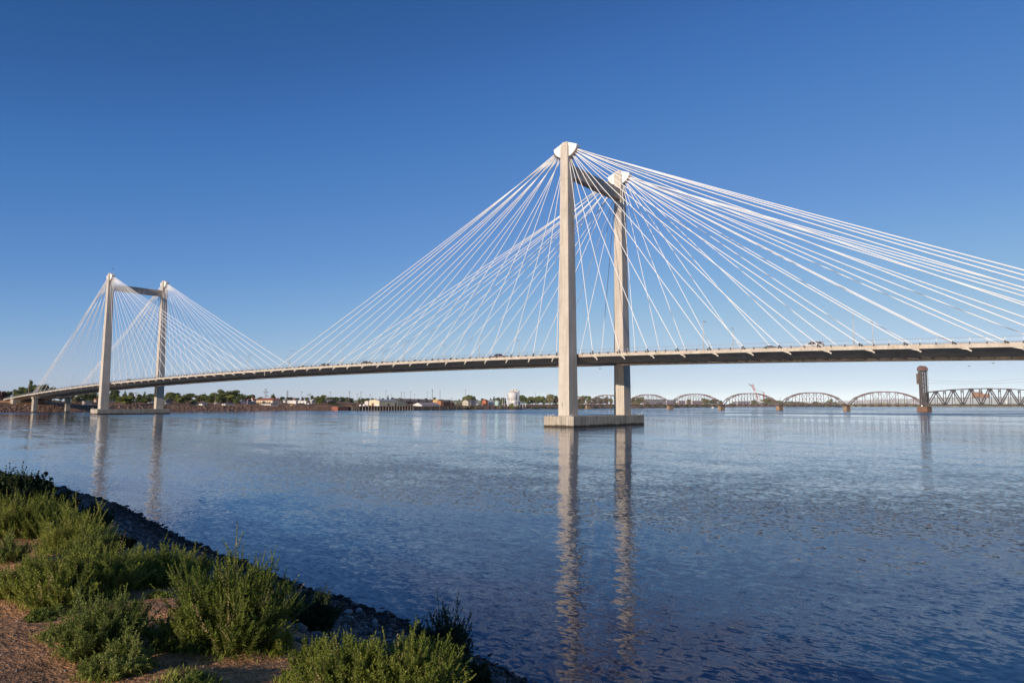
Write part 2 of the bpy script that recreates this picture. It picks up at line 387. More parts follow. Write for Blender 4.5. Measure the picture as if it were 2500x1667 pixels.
    nt.links.new(nm.outputs[0], b.inputs['Normal'])
    return m
mb = MB(); S = 45000
mb.add([(-S,-S,0),(S,-S,0),(S,S,0),(-S,S,0)], [(0,1,2,3)])
tag(mb.build('river', water_mat(), fix=False), 'wide blue river with light ripples and smoother streaks', None, kind='structure')

# ------------------------------------------------------------------ near bank
def grid_mesh(P):
    n, m = P.shape[:2]; i = np.arange(n*m).reshape(n, m)
    F = np.stack([i[:-1,:-1], i[1:,:-1], i[1:,1:], i[:-1,1:]], -1).reshape(-1, 4)
    return P.reshape(-1, 3), F
def soil_mat():
    m, nt, b = mat_base('dry_bank_soil', 0.95, 0.15)
    g = nt.nodes.new('ShaderNodeNewGeometry'); sx = nt.nodes.new('ShaderNodeSeparateXYZ'); nt.links.new(g.outputs['Position'], sx.inputs[0])
    n1 = noise(nt, pos_scaled(nt, (1.1,1.1,1.1)), 1.0, 5, 0.6); n2 = noise(nt, pos_scaled(nt, (28,28,28)), 1.0, 4, 0.7); n3 = noise(nt, pos_scaled(nt, (7,7,7)), 1.0, 4, 0.65)
    soil = ramp(nt, n1.outputs['Fac'], [(0.32, (0.26,0.158,0.088)), (0.5, (0.52,0.285,0.145)), (0.68, (0.70,0.37,0.175))])
    grit = ramp(nt, n2.outputs['Fac'], [(0.3, (0.45,0.42,0.42)), (0.52, (1,1,1)), (0.68, (1.5,1.5,1.55))])
    c = mixc(nt, 0.9, soil.outputs['Color'], grit.outputs['Color'], 'MULTIPLY')
    lit = ramp(nt, n3.outputs['Fac'], [(0.35, (0.72,0.70,0.70)), (0.6, (1.1,1.05,1.0))])
    c = mixc(nt, 1.0, c, lit.outputs['Color'], 'MULTIPLY')
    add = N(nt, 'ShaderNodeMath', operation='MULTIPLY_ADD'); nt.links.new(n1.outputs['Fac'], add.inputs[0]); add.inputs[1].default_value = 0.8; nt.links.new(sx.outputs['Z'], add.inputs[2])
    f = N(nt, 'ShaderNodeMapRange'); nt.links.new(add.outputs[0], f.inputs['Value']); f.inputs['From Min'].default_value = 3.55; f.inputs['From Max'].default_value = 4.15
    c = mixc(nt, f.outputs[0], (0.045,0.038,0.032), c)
    nt.links.new(c, b.inputs['Base Color'])
    hgt = N(nt, 'ShaderNodeMath', operation='MULTIPLY_ADD'); nt.links.new(n2.outputs['Fac'], hgt.inputs[0]); hgt.inputs[1].default_value = 0.35; nt.links.new(n3.outputs['Fac'], hgt.inputs[2])
    bp = N(nt, 'ShaderNodeBump', i_Strength=0.9, i_Distance=0.05); nt.links.new(hgt.outputs[0], bp.inputs['Height']); nt.links.new(bp.outputs['Normal'], b.inputs['Normal'])
    return m
xs = np.concatenate([np.linspace(-500,0,26)[:-1], np.arange(0,55,0.8), np.arange(55,84,0.3), np.arange(84,102,0.1), np.arange(102,130,0.5), np.linspace(130,500,24)])
ds = np.concatenate([[-40,-15,-8,-5,-3], np.arange(-2,16,0.1), np.arange(16,30,0.5), [32,36,42,50,60,80,120,200,400]])
X, Dd = np.meshgrid(xs, ds, indexing='ij'); Y = near_shore_y(X)-Dd
V, F = grid_mesh(np.stack([X, Y, near_z(X, Y)], -1))
o = link('near_bank', np_mesh('near_bank', V, F[:, ::-1]), soil_mat(), smooth=True)
tag(o, 'sloping river bank of dry reddish brown soil in the foreground', None, kind='structure')

# ------------------------------------------------------------------ far shore
def far_mat():
    m, nt, b = mat_base('dry_far_bank', 0.95, 0.1)
    n1 = noise(nt, pos_scaled(nt, (0.05,0.05,0.3)), 1.0, 5, 0.65); n2 = noise(nt, pos_scaled(nt, (0.5,0.5,1.0)), 1.0, 4, 0.65)
    c = ramp(nt, n1.outputs['Fac'], [(0.3, (0.12,0.105,0.05)), (0.42, (0.23,0.14,0.085)), (0.62, (0.33,0.19,0.125))])
    d = ramp(nt, n2.outputs['Fac'], [(0.3, (0.55,0.55,0.55)), (0.65, (1.15,1.1,1.05))])
    c2 = mixc(nt, 1.0, c.outputs['Color'], d.outputs['Color'], 'MULTIPLY')
    nt.links.new(c2, b.inputs['Base Color'])
    bp = N(nt, 'ShaderNodeBump', i_Strength=0.8, i_Distance=0.6); nt.links.new(n2.outputs['Fac'], bp.inputs['Height']); nt.links.new(bp.outputs['Normal'], b.inputs['Normal'])
    return m
ys = np.concatenate([np.linspace(-900,-160,20)[:-1], np.arange(-160,1000,5.0), np.geomspace(1000,12000,70)])
ts = np.concatenate([[-14,-6,-3,-1.5], np.arange(0,14,1.0), [15,18,22,27,33,40,50,60,72,85,95,105,115,125,135,145,160,180,210,250,320,420,600,900,1500,3000,6000]])
Yg, Tg = np.meshgrid(ys, ts, indexing='ij'); Xg = far_shore_x(Yg)-Tg
V, F = grid_mesh(np.stack([Xg, Yg, far_z(Xg, Yg)], -1))
FM = far_mat()
o = link('far_shore', np_mesh('far_shore', V, F), FM, smooth=True)
tag(o, 'low dry brown far bank of the river', None, kind='structure')
# land closing the river at its far bend
xs2 = np.concatenate([np.linspace(-1500,4000,40), np.linspace(4300,9000,10)]); us = np.array([-60,0,40,120,400,1200,3500.0])
Xg, Ug = np.meshgrid(xs2, us, indexing='ij'); Yg = 6200+0.02*Xg+160*fbm(Xg/900, 0*Xg, 77, 2)+Ug
Zg = np.interp(Ug, us, [-3,0.0,3.5,7,9,12,20])+np.clip(Ug/200,0,1)*4*fbm(Xg/160, Yg/160, 78, 3)
V, F = grid_mesh(np.stack([Xg, Yg, Zg], -1))
o = link('distant_shore', np_mesh('distant_shore', V, F), FM, smooth=True)
tag(o, 'thin tan strip of land where the river bends far away', None, kind='structure')
# blue hills on the horizon
HM = simple('dry_hill_grass', (0.20,0.16,0.11), 0.95, 0.2, 0.002)
xs3 = np.linspace(-9000, 14000, 120); us = np.linspace(0, 1, 9)
Xg, Ug = np.meshgrid(xs3, us, indexing='ij'); Yg = 15500+Ug*5000-0.25*Xg
prof = np.interp(xs3, [-9000,-6500,-5600,-4700,-3800,-3000,-1500,0,1200,3000,6000,14000], [0,20,60,130,175,205,205,175,130,90,60,40])
Zg = prof[:,None]*np.sin(np.clip(Ug,0,1)*PI*0.5) + 25*fbm(Xg/1500, Yg/1500, 91, 4)*np.sin(Ug*PI*0.5) - 4
V, F = grid_mesh(np.stack([Xg, Yg, Zg], -1))
o = link('hills', np_mesh('hills', V, F), HM, smooth=True)
tag(o, 'faint blue hills low on the horizon', None, kind='structure')

# ------------------------------------------------------------------ stones
def stone_templates(n, sub, sq, seed, jag=0.18):
    import bmesh
    out = []
    for k in range(n):
        bm = bmesh.new(); bmesh.ops.create_icosphere(bm, subdivisions=sub, radius=0.5)
        v = np.array([x.co for x in bm.verts]); f = np.array([[x.index for x in p.verts] for p in bm.faces]); bm.free()
        r = np.random.default_rng(seed+k); v = v*(1+jag*r.normal(size=(len(v),1))) * np.array([1, r.uniform(.65,.95), r.uniform(*sq)])
        out.append((v, f))
    return out
def scatter(name, tmpl, P, size, mat, rng, smooth=False, tilt=0.4):
    Vs = []; Fs = []; off = 0
    which = rng.integers(0, len(tmpl), len(P))
    for k, (v, f) in enumerate(tmpl):
        idx = np.where(which == k)[0]
        if not len(idx): continue
        a = rng.uniform(0, 2*PI, len(idx)); tx = rng.normal(0, tilt, len(idx))
        ca, sa, ct, st = np.cos(a), np.sin(a), np.cos(tx), np.sin(tx)
        x = v[None,:,0]; y = v[None,:,1]*ct[:,None]-v[None,:,2]*st[:,None]; z = v[None,:,1]*st[:,None]+v[None,:,2]*ct[:,None]
        q = np.stack([x*ca[:,None]-y*sa[:,None], x*sa[:,None]+y*ca[:,None], z+0*x], -1)*size[idx][:,None,None]+P[idx][:,None,:]
        Vs.append(q.reshape(-1, 3)); Fs.append((f[None]+(np.arange(len(idx))*len(v))[:,None,None]+off).reshape(-1, 3)); off += len(idx)*len(v)
    return link(name, np_mesh(name, np.concatenate(Vs), np.concatenate(Fs)), mat, smooth=smooth)
def stone_mat(name, cols, scale, wet=False):
    m, nt, b = mat_base(name, 0.8, 0.3); g = nt.nodes.new('ShaderNodeNewGeometry')
    r = ramp(nt, g.outputs['Random Per Island'], [(i/(len(cols)-1), c) for i, c in enumerate(cols)])
    n = noise(nt, pos_scaled(nt, (1,1,1)), scale, 4); nr = ramp(nt, n.outputs['Fac'], [(0.3, (0.6,0.6,0.6)), (0.7, (1.15,1.15,1.15))])
    c = mixc(nt, 1.0, r.outputs['Color'], nr.outputs['Color'], 'MULTIPLY')
    if wet:                                             # stones lapped by the river are wet and dark
        sx = nt.nodes.new('ShaderNodeSeparateXYZ'); nt.links.new(g.outputs['Position'], sx.inputs[0])
        wr = ramp(nt, sx.outputs['Z'], [(0.16, (0.22,0.21,0.21)), (0.42, (1,1,1))]); c = mixc(nt, 1.0, c, wr.outputs['Color'], 'MULTIPLY')
    nt.links.new(c, b.inputs['Base Color']); return m
COB = stone_mat('river_cobbles', [(0.06,0.054,0.049),(0.18,0.16,0.144),(0.10,0.088,0.08),(0.38,0.345,0.315),(0.13,0.118,0.108),(0.22,0.18,0.145),(0.08,0.072,0.065)], 14, True)
rg = np.random.default_rng(3)
# cobbles: small near the water, thinning up the slope
n = 62000; Xc = 108-85*rg.random(n)**1.45; Dc = rg.beta(1.1, 1.2, n)*8.0-0.5
Yc = near_shore_y(Xc)-Dc; dist = np.hypot(Xc-CAM[0], Yc-CAM[1]); sz = np.minimum(.32, rg.lognormal(-2.48, 0.46, n))*(0.85+dist/150)
keep = (fbm(Xc*0.35, Yc*0.35, 61, 3) > -0.62+np.clip(Dc-5.4-1.2*np.clip((91-Xc)/5,0,1),0,4)*0.4)
P = np.stack([Xc, Yc, near_z(Xc, Yc)+sz*0.12], -1)
tag(scatter('cobbles', stone_templates(8, 1, (.45,.75), 100, .07), P[keep], sz[keep], COB, rg, True), 'small grey cobbles covering the slope down to the water', None, kind='stuff')
# grit and pebbles on the bare soil
n = 9000; Xc = rg.uniform(84,99,n); Yc = rg.uniform(-163,-156.5,n); sz = rg.lognormal(-4.35,0.45,n)
tag(scatter('gravel', stone_templates(5, 1, (.5,.8), 200, .12), np.stack([Xc,Yc,near_z(Xc,Yc)+sz*.1],-1), sz,
    stone_mat('bank_gravel', [(0.10,0.08,0.065),(0.24,0.18,0.135),(0.15,0.11,0.085),(0.38,0.32,0.27),(0.18,0.13,0.09)], 40), rg), 'fine loose gravel scattered over the bare soil', None, kind='stuff')
# larger stones one can pick out
BT = []
for k, (v, f) in enumerate(stone_templates(7, 2, (.5,.8), 300, .035)):
    v = v + 0.06*np.stack([fbm(v[:,0]*2.3+k, v[:,1]*2.3, 5, 2), fbm(v[:,1]*2.3, v[:,2]*2.3+k, 6, 2), fbm(v[:,2]*2.3, v[:,0]*2.3, 7+k, 2)], -1)*2
    me = np_mesh('shore_stone', v, f); me.polygons.foreach_set('use_smooth', [True]*len(me.polygons)); BT.append(me)
SC = [('pale rounded stone', simple('pale_stone', (0.36,0.33,0.30), 0.8, 0.25, 9.0, bump=0.3)),
      ('grey rounded stone', simple('grey_stone', (0.19,0.17,0.155), 0.8, 0.3, 9.0, bump=0.3)),
      ('dark wet stone', simple('wet_stone', (0.022,0.02,0.019), 0.35, 0.3, 9.0, 0.5, bump=0.3))]
SPOT = [(780,1445,.34,0),(738,1448,.30,1),(845,1466,.30,2),(890,1472,.42,2),(700,1418,.26,1),(876,1495,.26,0),(850,1497,.24,0),(918,1468,.30,2),(800,1440,.34,1),
        (862,1476,.22,1),(825,1520,.2,1),(930,1493,.28,2),(946,1505,.24,2),(980,1501,.16,2),(955,1490,.2,1),(660,1405,.26,2),(690,1402,.24,2),(672,1392,.22,2),(640,1378,.24,2),
        (915,1520,.2,0),(893,1525,.18,1),(878,1540,.2,1),(1165,1610,.17,0),(1160,1628,.16,1),(1150,1600,.13,1),(1190,1617,.15,1),(1205,1612,.16,1),(1235,1630,.14,1),(1178,1632,.13,0),
        (1258,1628,.12,2),(1285,1640,.14,2),(1318,1652,.14,2),(1240,1605,.10,2),(1205,1597,.10,2),(1222,1645,.14,1),(1260,1655,.12,1),(740,1415,.2,2),(765,1432,.22,2),(722,1430,.2,1),
        (560,1345,.3,2),(590,1357,.28,2),(530,1330,.3,2),(505,1318,.3,2),(480,1304,.34,2),(455,1293,.32,2),(432,1280,.34,2),(410,1272,.36,2),(392,1262,.36,2),(372,1250,.38,2),
        (345,1240,.4,2),(325,1230,.4,2),(300,1222,.42,2),(272,1212,.42,2),(248,1207,.46,2),(220,1200,.46,2),(180,1195,.5,2),(155,1193,.5,2)]
WORDS = {0: 'pale rounded stone standing out from the grey cobbles on the slope', 1: 'grey rounded stone among the cobbles on the slope', 2: 'dark wet stone at the edge of the river'}
GRP = {0: 'pale stones on the bank', 1: 'grey stones on the bank', 2: 'dark wet stones along the waterline'}
for i, (x, y, s_, k) in enumerate(SPOT):
    h = near_hit(x, y); o = bpy.data.objects.new('shore_stone', BT[i % len(BT)]); COL.objects.link(o)
    if not o.data.materials: o.data.materials.append(SC[0][1])
    recolour(o, SC[k][1]); o.location = (h[0], h[1], h[2]+s_*0.14); o.scale = (s_, s_*0.9, s_*0.95); o.rotation_euler = (rg.normal(0,.2), rg.normal(0,.2), rg.uniform(0,6.28))
    tag(o, WORDS[k], 'stone', GRP[k])
# broken rock protecting the far bank
n = 14000; Yc = rg.uniform(-190, 232, n); tc = rg.uniform(-1.2, 11.5, n); Xc = far_shore_x(Yc)-tc; sz = rg.lognormal(-0.28, 0.40, n)
keep = ~((Yc > 12) & (Yc < 30) & (tc > 2))
P = np.stack([Xc, Yc, far_z(Xc, Yc)+sz*.1], -1)
tag(scatter('riprap', stone_templates(8, 1, (.6,.95), 400, .14), P[keep], sz[keep],
    stone_mat('basalt_riprap', [(0.10,0.06,0.046),(0.22,0.132,0.096),(0.15,0.09,0.066),(0.30,0.195,0.145),(0.18,0.112,0.08)], 0.8), rg), 'brown broken rock lining the far bank', None, kind='stuff')

# ------------------------------------------------------------------ the evening air
mb = MB(); mb.box((-26000,-2500,-8),(26000,23500,300))
hm = bpy.data.materials.new('thin_haze'); hm.use_nodes = True; nt = hm.node_tree; nt.nodes.remove(nt.nodes['Principled BSDF'])
pv = nt.nodes.new('ShaderNodeVolumePrincipled'); pv.inputs['Color'].default_value = (.80,.90,1.0,1); pv.inputs['Density'].default_value = 2.6e-5; pv.inputs['Anisotropy'].default_value = -0.45
nt.links.new(pv.outputs[0], nt.nodes['Material Output'].inputs['Volume'])
tag(mb.build('haze', hm), 'thin pale blue haze over the river valley', None, kind='stuff')
# ------------------------------------------------------------------ cable stayed bridge
def zd(X):
    if X < -455: return zd(-455)+(X+455)*0.064
    return 18.9226-0.01318336*X-8.00477e-5*X*X-0.799e-7*X**3-1.36879e-10*X**4
HW = 12.15                                                        # half width of the deck
BR = thing('cable_stayed_bridge', 'long pale concrete cable stayed road bridge with two tall towers crossing the river', 'bridge', (0,0,0))
TOW = [0.0, -299.0]
XE0, XE1 = -423.0, 131.0
def sweep(mb, xs, sec):                                           # sec(x) -> closed list of (y, z below or above the deck edge)
    rings = [[(x, y, zd(x)+z) for y, z in sec(x)] for x in xs]; n = len(rings[0])
    fs = [tuple(range(n))[::-1], tuple((len(rings)-1)*n+k for k in range(n))]
    for i in range(len(rings)-1):
        for k in range(n): fs.append((i*n+k, i*n+(k+1) % n, (i+1)*n+(k+1) % n, (i+1)*n+k))
    mb.add([p for r in rings for p in r], fs)
def xs_range(a, b, step):
    n = max(2, int(round((b-a)/step))+1); return np.linspace(a, b, n)
cuts = [(-479.0, -301.6), (-296.4, -2.6), (2.6, XE1)]
mb = MB()
for a, b in cuts:
    for s in (1, -1):                                             # three-cornered edge boxes
        sweep(mb, xs_range(a, b, 6), lambda x: [(s*(HW-0.04),-0.05),(s*(HW-0.04),-0.62),(s*7.35,-2.05),(s*6.75,-2.05),(s*6.55,-0.24),(s*6.55,-0.05)])
    sweep(mb, xs_range(a, b, 6), lambda x: [(-6.55,-0.08),(6.55,-0.08),(6.55,-0.24),(-6.55,-0.24)])
for t in TOW:                                                     # narrow throat where the deck passes between the legs
    sweep(mb, xs_range(t-2.6, t+2.6, 2.6), lambda x: [(-11.7,-0.05),(11.7,-0.05),(11.3,-0.6),(6.6,-2.03),(-6.6,-2.03),(-11.3,-0.6)])
for x in np.arange(-420, 131, 2.66):
    if min(abs(x-t) for t in TOW) < 3: continue
    mb.frustum((x,0,zd(x)-1.62),(0.11,6.74),(x,0,zd(x)-0.23),(0.15,6.58))
mb.build('deck', M['deck'], BR)
for s in (-1, 1):
    mb = MB()
    for a, b in cuts:
        sweep(mb, xs_range(a, b, 6), lambda x: [(s*(HW-0.42),0.0),(s*HW,0.0),(s*HW,-0.66),(s*(HW-0.5),-0.76),(s*(HW-0.5),-0.1)])
    mb.build('edge_beam', M['fascia'], BR)
mb = MB(); sweep(mb, xs_range(-479, XE1, 6), lambda x: [(-9.0,0.06),(9.0,0.06),(9.0,-0.04),(-9.0,-0.04)]); mb.build('roadway', M['asphalt'], BR)
for s in (-1, 1):
    mb = MB(); sweep(mb, xs_range(-479, XE1, 6), lambda x: [(s*9.05,0.2),(s*11.55,0.2),(s*11.55,-0.03),(s*9.05,-0.03)]); mb.build('sidewalk', M['deck'], BR)
# railings: low dark posts with a pale tube at the edge, open baluster fence behind
for s in (-1, 1):
    mb = MB()
    for x in np.arange(-476, 130, 2.66):
        yy = HW-0.2 if min(abs(x-t) for t in TOW) > 3.2 else 11.5
        mb.box((x-.10, s*yy-.10, zd(x)-0.02), (x+.10, s*yy+.10, zd(x)+0.52))
    mb.build('barrier_post', M['dark'], BR)['kind'] = 'stuff'
    mb = MB()
    for a, b in cuts: mb.tube([(x, s*(HW-0.2), zd(x)+0.45) for x in xs_range(a, b, 8)], 0.05, 5)
    mb.build('guard_rail', M['galv'], BR)
    mb = MB(); yy = s*11.2
    for h in (1.32, 0.28):
        mb.tube([(x, yy, zd(x)+h) for x in xs_range(-476, 130, 8)], 0.032, 4)
    for x in np.arange(-476, 130, 0.34 if s < 0 else 0.68):
        r = 0.012; z = zd(x)
        mb.add([(x-r,yy,z+.28),(x+r,yy,z+.28),(x+r,yy,z+1.3),(x-r,yy,z+1.3),(x,yy-r,z+.28),(x,yy+r,z+.28),(x,yy+r,z+1.3),(x,yy-r,z+1.3)], [(0,1,2,3),(4,5,6,7)])
    for x in np.arange(-476, 130, 2.66): mb.box((x-.03,yy-.03,zd(x)+.18),(x+.03,yy+.03,zd(x)+1.36))
    mb.build('pedestrian_railing', M['galv'], BR, fix=False)
# towers
ZP = 2.8; CW = 14.35
def anchors(t, side):
    if side > 0 and t == 0.0: return [6.03+7.97*k for k in range(15)]+[121.3,124.2,127.0]
    if side < 0 and t == 0.0: return [-5.52-7.97*k for k in range(18)]
    if side > 0: return [t+5.52+7.97*k for k in range(18)]
    return [t-6.03-7.97*k for k in range(14)]+[-413.4,-415.6,-417.6,-420.6]
def cable_angle(t, side, s, X):
    d = Vector((X, s*(HW-0.55), zd(X)+0.25))-Vector((t, s*(CW-0.02), 75.2)); a = math.atan2(abs(d.x), -d.z)
    return max(math.radians(11), min(math.radians(80), a))
for ti, t in enumerate(TOW):
    tw = empty('tower', (t,0,0), 0, BR)
    for s in (-1, 1):
        mb = MB(); z0, z1 = ZP-0.3, 75.0
        mb.frustum((0,s*CW,z0),(1.72,2.1),(0,s*(CW-0.02),z1),(1.16,1.42))
        mb.frustum((0,s*(CW-0.02),z1),(1.16,1.42),(0,s*(CW-0.02),76.35),(0.86,1.1))
        leg = mb.build('leg', M['tower'], tw)
        bv = leg.modifiers.new('soft', 'BEVEL'); bv.width = 0.07; bv.segments = 2
        mb = MB()
        arc = [(3.75*math.sin(a), 75.2-3.1*math.cos(a)) for a in np.linspace(math.radians(11), math.radians(80), 9)]
        for q in (-1, 1):                                         # two white cheeks standing out from the leg
            mb.prism([(q*0.7,76.28)]+[(q*3.72,75.05)]+[(q*x,z) for x, z in arc[::-1]]+[(q*0.7,72.1)], 1, s*(CW-0.02)-0.85, s*(CW-0.02)+0.85)
        hd = mb.build('cable_head', M['white'], tw)
        mb = MB()
        for q in (-1, 1):
            an = anchors(t, q)
            for g in range(0, 18, 3):
                a = sum(cable_angle(t, q, s, x) for x in an[g:g+3])/3; p = Vector((q*3.75*math.sin(a), s*(CW-0.02), 75.2-3.1*math.cos(a))); d = Vector((q*math.sin(a),0,-math.cos(a)))
                for e in (-.5, 0, .5): mb.bar(p-d*0.1+Vector((0,e,0)), p+d*0.5+Vector((0,e,0)), 0.22)
        mb.build('anchor_socket', M['socket'], tw)['kind'] = 'stuff'
    mb = MB()
    mb.prism([(-12.95,67.05),(12.95,67.05),(12.95,70.45),(-12.95,70.45)], 0, -1.02, 1.02)
    cb = mb.build('cross_beam', M['deck'], tw); bv = cb.modifiers.new('soft', 'BEVEL'); bv.width = 0.06
    mb = MB()
    mb.box((-4.62,-18.85,-3.0),(4.62,18.85,ZP))
    fd = mb.build('pier', M['pier'], tw); bv = fd.modifiers.new('soft', 'BEVEL'); bv.width = 0.09; bv.segments = 2
    if ti == 0:
        for x, z in ((-0.42,6.05),(-0.40,5.72),(-0.44,5.3),(-0.40,4.75)):
            mb = MB(); mb.box((x-.09,-CW-2.11,z-.13),(x+.09,-CW-2.0,z+.13)); mb.build('gauge_mark', M['dark'], tw)
# cables
AN = [(x, 1) for x in []]
def cable_mesh(mb, t, side, s, X, n=10):
    P1 = Vector((X, s*(HW-0.55), zd(X)+0.25)); P0c = Vector((t, s*(CW-0.02), 75.2))
    an = anchors(t, side); k = an.index(X); g = k//3*3                # three cables to a row of sockets on the head
    a = sum(cable_angle(t, side, s, x) for x in an[g:g+3])/3
    P0 = P0c+Vector((side*3.75*math.sin(a), (k % 3-1)*0.5, -3.1*math.cos(a)))
    L = (P1-P0).length; sag = 0.0035*L*(abs(P1.x-P0.x)/L); r = 0.078+0.034*min(1, L/140)
    pts = []
    for k in range(n+1):
        u = k/n; p = P0.lerp(P1, u); p.z -= 4*sag*u*(1-u); pts.append(p)
    mb.tube(pts, r, 5, cap=False)
lst = []
for t in TOW:
    for s in (-1, 1):
        for side in (-1, 1):
            for k, X in enumerate(anchors(t, side)): lst.append((t, s, side, X, k))
near_first = sorted(lst, key=lambda c: (c[0] != 0.0, c[1] > 0, c[2] < 0, -c[4]))
rest = MB()
for i, (t, s, side, X, k) in enumerate(near_first):
    if i < 100:
        mb = MB(); cable_mesh(mb, t, side, s, X); mb.build('stay_cable', M['cable'], BR, True, fix=False)
    else: cable_mesh(rest, t, side, s, X)
o = rest.build('stay_cable', M['cable'], BR, True, fix=False); o['kind'] = 'stuff'
# anchor brackets below the edge and cable sockets above it (the side the picture sees)
mb1 = MB()
for t in TOW:
    for side in (-1, 1):
        for k, X in enumerate(anchors(t, side)):
            for s in (-1, 1):
                d = Vector((t-X, s*(CW-HW+0.5), 75-zd(X))).normalized(); p = Vector((X, s*(HW-0.55), zd(X)+0.2))
                mb1.tube([p-d*0.1, p+d*0.75], 0.17, 6); mb1.box((X-.16,s*(HW-0.55)-.2,zd(X)-.02),(X+.16,s*(HW-0.55)+.2,zd(X)+.34))
            q = -1 if side > 0 else 1                             # bracket points away from its tower
            mb = MB(); z = zd(X); e = side; L = 0.7+min(k,17)*0.085
            x0 = X+e*0.5; y0 = -HW+0.25
            mb.add([(x0,y0-.22,z-.74),(x0,y0+.5,z-.80),(x0+e*L,y0-.16,z-1.12),(x0+e*L,y0+.5,z-1.12),(x0+e*L,y0-.16,z-.74),(x0+e*L,y0+.5,z-.80)],
                   [(0,1,3,2),(0,2,4),(1,5,3),(2,3,5,4),(0,4,5,1)])
            dd = Vector((e*min(1,.35+k*.09),0,-.62)).normalized(); p = Vector((x0+e*L*0.9,y0+.1,z-1.02)); mb.tube([p-dd*.2,p+dd*0.62],0.16,7)
            mb.build('cable_bracket', M['bracket'], BR)
o = mb1.build('cable_socket', M['dark'], BR); o['kind'] = 'stuff'
# drain pipe, end piers and the abutment beyond
mb = MB(); mb.tube([(-147.5,-HW-.09,zd(-147.5)-.5),(-147.5,-HW-.09,zd(-147.5)-2.35)], 0.11, 6); mb.build('drain_pipe', M['bracket'], BR)
for x in (-423.0, 131.0):
    for s in (-1, 1):
        mb = MB(); mb.frustum((x,s*9.4,-2.5),(1.75,1.35),(x,s*9.4,zd(x)-3.2),(1.65,1.3)); mb.box((x-2.0,s*9.4-1.7,zd(x)-3.2),(x+2.0,s*9.4+1.7,zd(x)-2.0))
        c = mb.build('end_column', M['pier'], BR); bv = c.modifiers.new('soft','BEVEL'); bv.width = 0.12
    mb = MB(); mb.box((x-1.6,-7.6,zd(x)-2.9),(x+1.6,7.6,zd(x)-2.02)); mb.build('end_beam', M['deck'], BR)
mb = MB()
za = zd(-461)
mb.box((-466,-11.4,1.5),(-459.5,-7.0,za-1.0)); mb.box((-463.5,-7.0,1.5),(-460.5,11.4,za-2.06)); mb.box((-466,7.0,1.5),(-459.5,11.4,za-1.0))
mb.build('abutment', M['pier'], BR)
mb = MB()                                                         # made ground carrying the road beyond the abutment
mb.prism([(-560,zd(-479)-5.0),(-560,zd(-479)-4.9),(-479,zd(-479)-0.1),(-466,zd(-466)-0.9),(-452,3.4),(-452,2.0)], 1, -9.5, 9.5)
mb.build('approach_embankment', FM, BR)

# ------------------------------------------------------------------ street lamps on the bridge
def lamp_proto():
    r = empty('street_lamp'); mb = MB(); mb.tube([(0,0,0),(0,0,3.5),(0,0,7.0)], [.11,.085,.06], 8); mb.build('pole', M['lampgrey'], r, True)
    mb = MB(); mb.tube([(0,0,6.95),(.35,0,7.05),(.75,0,7.05)], .045, 6); mb.build('bracket_arm', M['lampgrey'], r)
    mb = MB(); mb.frustum((.95,0,6.93),(.36,.17),(.95,0,7.13),(.24,.11)); mb.build('lamp_head', M['lampgrey'], r)
    mb = MB(); mb.box((-.2,-.2,-.02),(.2,.2,.35)); mb.build('base', M['lampgrey'], r)
    return r
LP = lamp_proto(); first = True
def place_lamp(X, Y, rz, label):
    global first
    o = LP if first else copy_tree(LP); first = False
    o.location = (X, Y, zd(X)+0.2); o.rotation_euler[2] = rz
    tag(o, label, 'street lamp', 'street lamps along the bridge'); return o
for j, X in enumerate([-35.2,-68.6,-101.6,-134.4,-164.8,-198.0,-230.8,-263.5]):
    a = 'beside the nearer tower' if j == 0 else f'{ORD[j]} from the nearer tower'
    place_lamp(X, -9.6, PI/2, f'lamp on near edge of deck, main span, {a}')
    place_lamp(X, 9.6, -PI/2, f'lamp on far edge of deck, main span, {a}')
for j, X in enumerate([35.4, 67.9]):
    place_lamp(X, -9.6, PI/2, ['lamp on the near edge of deck, first one to the right of the nearer tower','tall lamp on the near edge of deck right of the white car'][j])
    place_lamp(X, 9.6, -PI/2, ['lamp on the far edge of deck, first one to the right of the nearer tower','shorter looking lamp on the far edge of deck, farthest right'][j])
for j, X in enumerate([-329.0,-360.0,-390.0]):
    place_lamp(X, -9.6, PI/2, f'lamp on the near edge of deck beyond the farther tower, {ORD[j]} one out')
    place_lamp(X, 9.6, -PI/2, f'lamp on the far edge of deck beyond the farther tower, {ORD[j]} one out')
